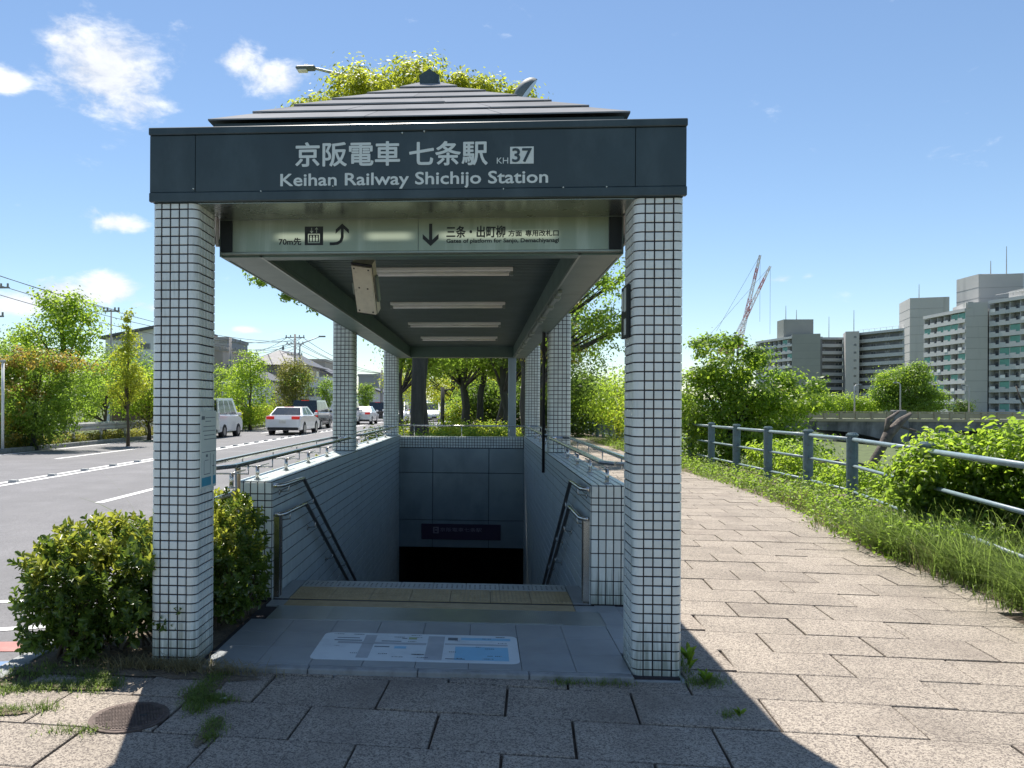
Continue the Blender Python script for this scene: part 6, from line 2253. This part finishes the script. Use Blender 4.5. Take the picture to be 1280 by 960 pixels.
# ================================================================== BRIDGE, APARTMENTS, CRANES
bg_ = empty('bridge', (47, 99, 0), label='long stone bridge with pale railing crossing the river', cat='bridge')
def BB(name, mb, m_):
    o = mb.build(name, m_, bg_); o.location = (-47, -99, 0); return o
def onb(x): return 98.9 + (x - 47) * .0634
TB = Matrix.Translation((47, 98.9, 0)) @ Matrix.Rotation(.0634, 4, 'Z')
mb = MB(); mb.box(-32, 64, 0, 14, -.75, -.16, 0, TB); BB('deck', mb, m_bconc)
mb = MB(); mb.box(-32, 64, -.25, .25, -.35, -.0, 0, TB); BB('cornice', mb, m_bconcl)
for k in range(5):
    # arch girder between piers
    x0, x1 = -32 + k * 20.5, -32 + (k + 1) * 20.5
    pts = [(x0, -.751), (x1, -.751)]
    low = []
    for i in range(13):
        u = i / 12
        low.append((x1 + (x0 - x1) * u, -3.6 + 2.1 * math.sin(math.pi * u) ** .7))
    mb = MB(); mb.prism(pts + low, 'y', .1, 13.5, TB); BB('arch', mb, m_bconc)
    xp = x1
    mb = MB(); mb.box(xp - 1.0, xp + 1.0, -.7, 14.5, -4.6, -.2, .1, TB); BB('pier', mb, m_bconc)
    mb = MB(); mb.box(xp - .8, xp + .8, -.5, .5, -.19, 1.15, .08, TB); BB('pilaster', mb, m_bconc)
x = -31.5
while x < 63:
    mb = MB(); mb.box(x, x + .3, -.16, .16, .001, .96, 0, TB); BB('railing_post', mb, m_bconcl)
    x += 2.05
mb = MB(); mb.box(-32, 64, -.13, .13, .82, .96, 0, TB); BB('top_rail', mb, m_bconcl)
mb = MB(); mb.box(-32, 64, -.07, .07, .10, .76, 0, TB); BB('railing_panel', mb, m_bconcl)


def apt_seg(t, O0, a, b, z1, floors, style, name='block'):
    """facade between plan points a and b (seen side), roof z1; depth away from viewer"""
    a, b = Vector((*a, 0)), Vector((*b, 0))
    d = (b - a); L_ = d.length; d.normalize()
    nrm = Vector((d.y, -d.x, 0))      # towards viewer
    if nrm.dot(-a) < 0:
        nrm = -nrm
    ang = math.atan2(d.y, d.x)
    TT = Matrix.Translation(a) @ Matrix.Rotation(ang, 4, 'Z')   # local x along facade, local y away or towards
    sgn = -1 if (Matrix.Rotation(ang, 3, 'Z') @ Vector((0, 1, 0))).dot(nrm) > 0 else 1
    def L(name_, mb, m_, par=t, kind=None):
        o = mb.build(name_, m_, par, kind=kind)
        if par is t:
            o.location = -O0
        return o
    def bx(mb, x0, x1, y0, y1, z0, z1_):
        y0, y1 = sorted((y0 * sgn, y1 * sgn))
        mb.box(x0, x1, y0, y1, z0, z1_, 0, TT)
    fh = (z1 - .8) / floors
    if style == 'blank':
        mb = MB(); bx(mb, 0, L_, 0, 12, 0, z1); wl3 = L('tower_wall', mb, m_apttile if name == 'tile' else m_apt)
        mb = MB()
        for k in range(1, floors):
            bx(mb, 0, L_, -.04, 0, k * fh, k * fh + .06)
        L('joint_line', mb, m_aptd, wl3)
        return
    if style == 'stair':
        mb = MB(); bx(mb, 0, L_, 0, 12, 0, z1); wl3 = L('tower_wall', mb, m_apt)
        for k in range(floors):
            mb = MB(); bx(mb, L_ * .6, L_ * .6 + .9, -.05, .05, k * fh + 1.2, k * fh + 2.0); L('window', mb, m_win, wl3)
        return
    mb = MB(); bx(mb, 0, L_, 1.6, 13, 0, z1); L('wall', mb, m_aptd)
    mb = MB(); bx(mb, -.1, L_ + .1, -.15, 13.1, z1 - .9, z1); L('roof_slab', mb, m_aptl)
    rr = random.Random(int(L_ * 100) + floors)
    for k in range(floors):
        z = k * fh
        mb = MB()
        if style == 'corridor':
            bx(mb, 0, L_, -.02, .13, z - .25, z + 1.05); bx(mb, 0, L_, .13, 1.7, z - .25, z)
        else:
            # stepped parapets: solid panels of two heights
            n_ = max(2, round(L_ / 3.2)); w_ = L_ / n_
            bx(mb, 0, L_, -.02, 1.7, z - .25, z)
            for i in range(n_):
                bx(mb, i * w_ + .02, i * w_ + w_ * .62, -.02, .12, z, z + 1.15)
                bx(mb, i * w_ + w_ * .62, (i + 1) * w_ - .02, -.02, .12, z, z + .72)
        L('balcony', mb, m_aptl)
        n_ = max(2, round(L_ / 3.2)); w_ = L_ / n_
        if style == 'balcony':
            mb = MB()
            for i in range(n_ + 1):
                bx(mb, i * w_ - .06, i * w_ + .06, .14, 1.58, z, z + fh - .26)
            L('divider', mb, m_aptl, kind='stuff')
        for i in range(n_):
            if style == 'corridor' and i % 2:
                continue
            mb = MB(); bx(mb, i * w_ + w_ * .12, i * w_ + w_ * .86, 1.5, 1.6, z + .1, z + 2.05); fr = L('window', mb, m_apt)
            mb = MB(); bx(mb, i * w_ + w_ * .16, i * w_ + w_ * .48, 1.44, 1.5, z + .15, z + 2.0); bx(mb, i * w_ + w_ * .52, i * w_ + w_ * .82, 1.44, 1.5, z + .15, z + 2.0)
            mb.build('pane', m_win, fr)
            if style == 'balcony' and rr.random() < .16:
                mb = MB(); bx(mb, i * w_ + .1, (i + 1) * w_ - .1, .2, .24, z + .2, z + fh - .4); L('screen', mb, m_green)
            elif style == 'balcony' and rr.random() < .12:
                mb = MB(); bx(mb, i * w_ + .5, i * w_ + 1.9, -.10, -.05, z + .5, z + 1.4); L('laundry', mb, m_wall_w)


def apartment(label, org, segs, extras=()):
    O0 = Vector(org)
    t = empty('apartment_building', org, label=label, cat='apartment building')
    for sg in segs:
        apt_seg(t, O0, *sg)
    for kind, *e in extras:
        mb = MB()
        if kind == 'box':
            x0, x1, y0, y1, z0, z1, m_ = e
            mb.box(x0, x1, y0, y1, z0, z1); o = mb.build('penthouse', m_, t)
        elif kind == 'mast':
            x, y, z0, z1 = e
            mb.tube([(x, y, z0), (x, y, z1)], [.16, .08], 6); o = mb.build('antenna', m_galv, t)
        elif kind == 'rail':
            (xa, ya), (xb, yb), z = e
            mb.tube([(xa, ya, z + 1.0), (xb, yb, z + 1.0)], .06, 5)
            for k in range(9):
                u = k / 8
                mb.tube([(xa + (xb - xa) * u, ya + (yb - ya) * u, z), (xa + (xb - xa) * u, ya + (yb - ya) * u, z + 1.0)], .05, 4)
            o = mb.build('roof_railing', m_galv, t)
        o.location = -O0
    return t


apartment('long grey apartment block stepping left to the tiled gable', (140, 300, 0),
          [((119.2, 333.9), (124.2, 308.2), 29.6, 10, 'balcony'), ((124.2, 308.1), (133.7, 304.7), 30.3, 10, 'blank', 'tile'),
           ((135.6, 311.0), (146.0, 311.5), 29.4, 10, 'corridor'), ((142.5, 303.2), (146.9, 301.6), 30.9, 10, 'stair'),
           ((147.2, 306.5), (156.0, 283.5), 30.5, 10, 'corridor'), ((157.2, 293.0), (152.9, 277.8), 40.3, 13, 'blank', 'plain'), ((152.9, 277.7), (162.4, 274.4), 40.2, 13, 'blank', 'plain')],
          [('box', 123.6, 135.3, 315, 322, 29, 37, m_apttile), ('mast', 124.8, 316, 37, 42.7), ('mast', 140.5, 313, 29, 37.8), ('mast', 145.5, 303, 30, 39.2), ('mast', 157.2, 280, 40, 45.5), ('mast', 129, 316, 37, 41),
           ('rail', (147.5, 304), (155, 285), 30.5)])
apartment('tall pale apartment block with green screens at right edge', (142, 215, 0),
          [((134.0, 235.0), (134.2, 215.6), 28.9, 10, 'balcony'), ((134.3, 215.4), (139.2, 214.0), 30.4, 10, 'blank', 'plain'),
           ((142.2, 233.0), (142.2, 222.8), 39.5, 13, 'blank', 'plain'), ((142.3, 222.6), (152.6, 220.0), 39.2, 13, 'blank', 'plain'),
           ((139.4, 213.8), (144.9, 190.0), 30.7, 10, 'balcony')],
          [('mast', 146.2, 224, 39, 43.4), ('mast', 150.5, 224, 39, 47.5), ('rail', (140, 212), (144.6, 192), 31), ('box', 134.6, 136.0, 215.0, 217.0, 28.9, 30.6, m_apt), ('box', 142, 146, 200, 210, 30.5, 32.6, m_apt)])

# tree masses on the far bank
T('round_tree', 'large round light green tree in front of the apartments', 67.5, 119, -.2, 7.4,
  [(67.5, 119, 4.6, 4.0, 3.6, 3.0, 150, 60, .6), (64.0, 119, 2.6, 2.4, 2.4, 2.0, 70, 60, .55), (71.2, 119, 2.6, 2.4, 2.4, 2.2, 70, 60, .55), (67.5, 118, 1.8, 3.2, 2.4, 1.5, 70, 60, .5), (69.0, 119, 7.0, 1.8, 1.8, 1.2, 36, 60, .5)],
  .34, L_mid, 91, r0=.3, extra=([((-1.2, 0, 5.6), (3.8, 3.0, 2.2), 80, 60, .55, dict(lo=0))], L_bright))
T('round_tree', 'low pale bushy trees left of the round tree on the far bank', 57.0, 118, -.2, 2.8,
  [(57.0, 118, 1.8, 2.8, 2.2, 1.8, 70, 50, .5), (60.5, 118, 1.6, 2.4, 2.0, 1.6, 60, 50, .5), (53.5, 118, 2.0, 2.0, 1.8, 1.9, 50, 50, .5)], .32, L_bright, 92, r0=.2)
T('round_tree', 'small dark tree at the foot of the right apartments', 75.5, 119, -.2, 2.4, [(75.5, 119, 1.4, 1.4, 1.4, 1.2, 36, 45, .45)], .3, L_dark, 93, r0=.12)
T('round_tree', 'brownish tree beside the bridge end behind the cherry tree', 47.5, 113, -.2, 3.8, [(47.5, 113, 2.6, 2.4, 2.0, 2.2, 60, 50, .5), (42, 113, 2.0, 3.4, 1.8, 2.0, 70, 50, .5)], .32, L_olive, 94, r0=.2)
for k, (x, y, h, lm, lab) in enumerate(((22, 95, 3.5, L_mid, 'far bank tree behind the fence left of the cherry tree'), (27.5, 98, 3.2, L_bright, 'far bank tree hidden behind the cherry tree crown'), (17, 90, 4.0, L_mid, 'far bank tree beyond the riverside path end'))):
    T('round_tree', lab, x, y, -.5, h, [(x, y, h * .5, 3.0, 2, h * .5, 80, 50, .5)], .32, lm, 95 + k, r0=.2)


def crane(base, tip, label, col_a, seedc):
    base, tip = Vector(base), Vector(tip)
    t = empty('tower_crane', base, label=label, cat='crane', group='cranes behind the apartments')
    d = tip - base
    L_ = d.length; dn = d.normalized()
    side = Vector((0, 1, 0)); up = dn.cross(side).normalized()
    w_ = .75
    n_ = 14
    for seg in range(n_):
        mb = MB()
        a, b = dn * (L_ * seg / n_), dn * (L_ * (seg + 1) / n_)
        wa = w_ * (1 - .6 * seg / n_); wb = w_ * (1 - .6 * (seg + 1) / n_)
        ca = [a + (side * sx + up * su) * wa for sx in (-1, 1) for su in (-1, 1)]
        cb_ = [b + (side * sx + up * su) * wb for sx in (-1, 1) for su in (-1, 1)]
        for i in range(4):
            mb.tube([ca[i], cb_[i]], .11, 4)
        mb.tube([ca[0], cb_[1]], .08, 4); mb.tube([ca[2], cb_[3]], .08, 4); mb.tube([ca[1], cb_[0]], .08, 4)
        mb.build('boom_section', m_craner if (seg % 5 in (0, 1)) else m_cranew, t)
    mb = MB(); mb.tube([dn * L_, dn * L_ + Vector((0, 0, -L_ * .75))], .05, 4); mb.tube([dn * L_, Vector((-9, 0, 4))], .05, 4); mb.build('cable', m_wire, t)
    mb = MB(); mb.box(-4.5, 1.2, -1.3, 1.3, -2.4, -.2, .2); mb.build('machine_house', m_craner, t)
    mb = MB()
    for sx in (-.8, .8):
        for sy in (-.8, .8):
            mb.tube([(sx, sy, -2.4), (sx, sy, -base.z)], .13, 4)
    z = -2.4
    while z > -base.z + 2:
        mb.tube([(-.8, -.8, z), (.8, -.8, z - 2)], .07, 4); mb.tube([(.8, -.8, z - 2), (-.8, -.8, z - 2)], .07, 4); z -= 2
    mb.build('mast', m_cranew, t)


crane((102.3, 303, 27), (110.0, 303.2, 60.8), 'red and white luffing crane with the steeper boom', 0, 1)
crane((98.6, 302, 24.5), (114.0, 303.5, 56.5), 'red and white luffing crane with the lower boom and red cabin', 0, 2)
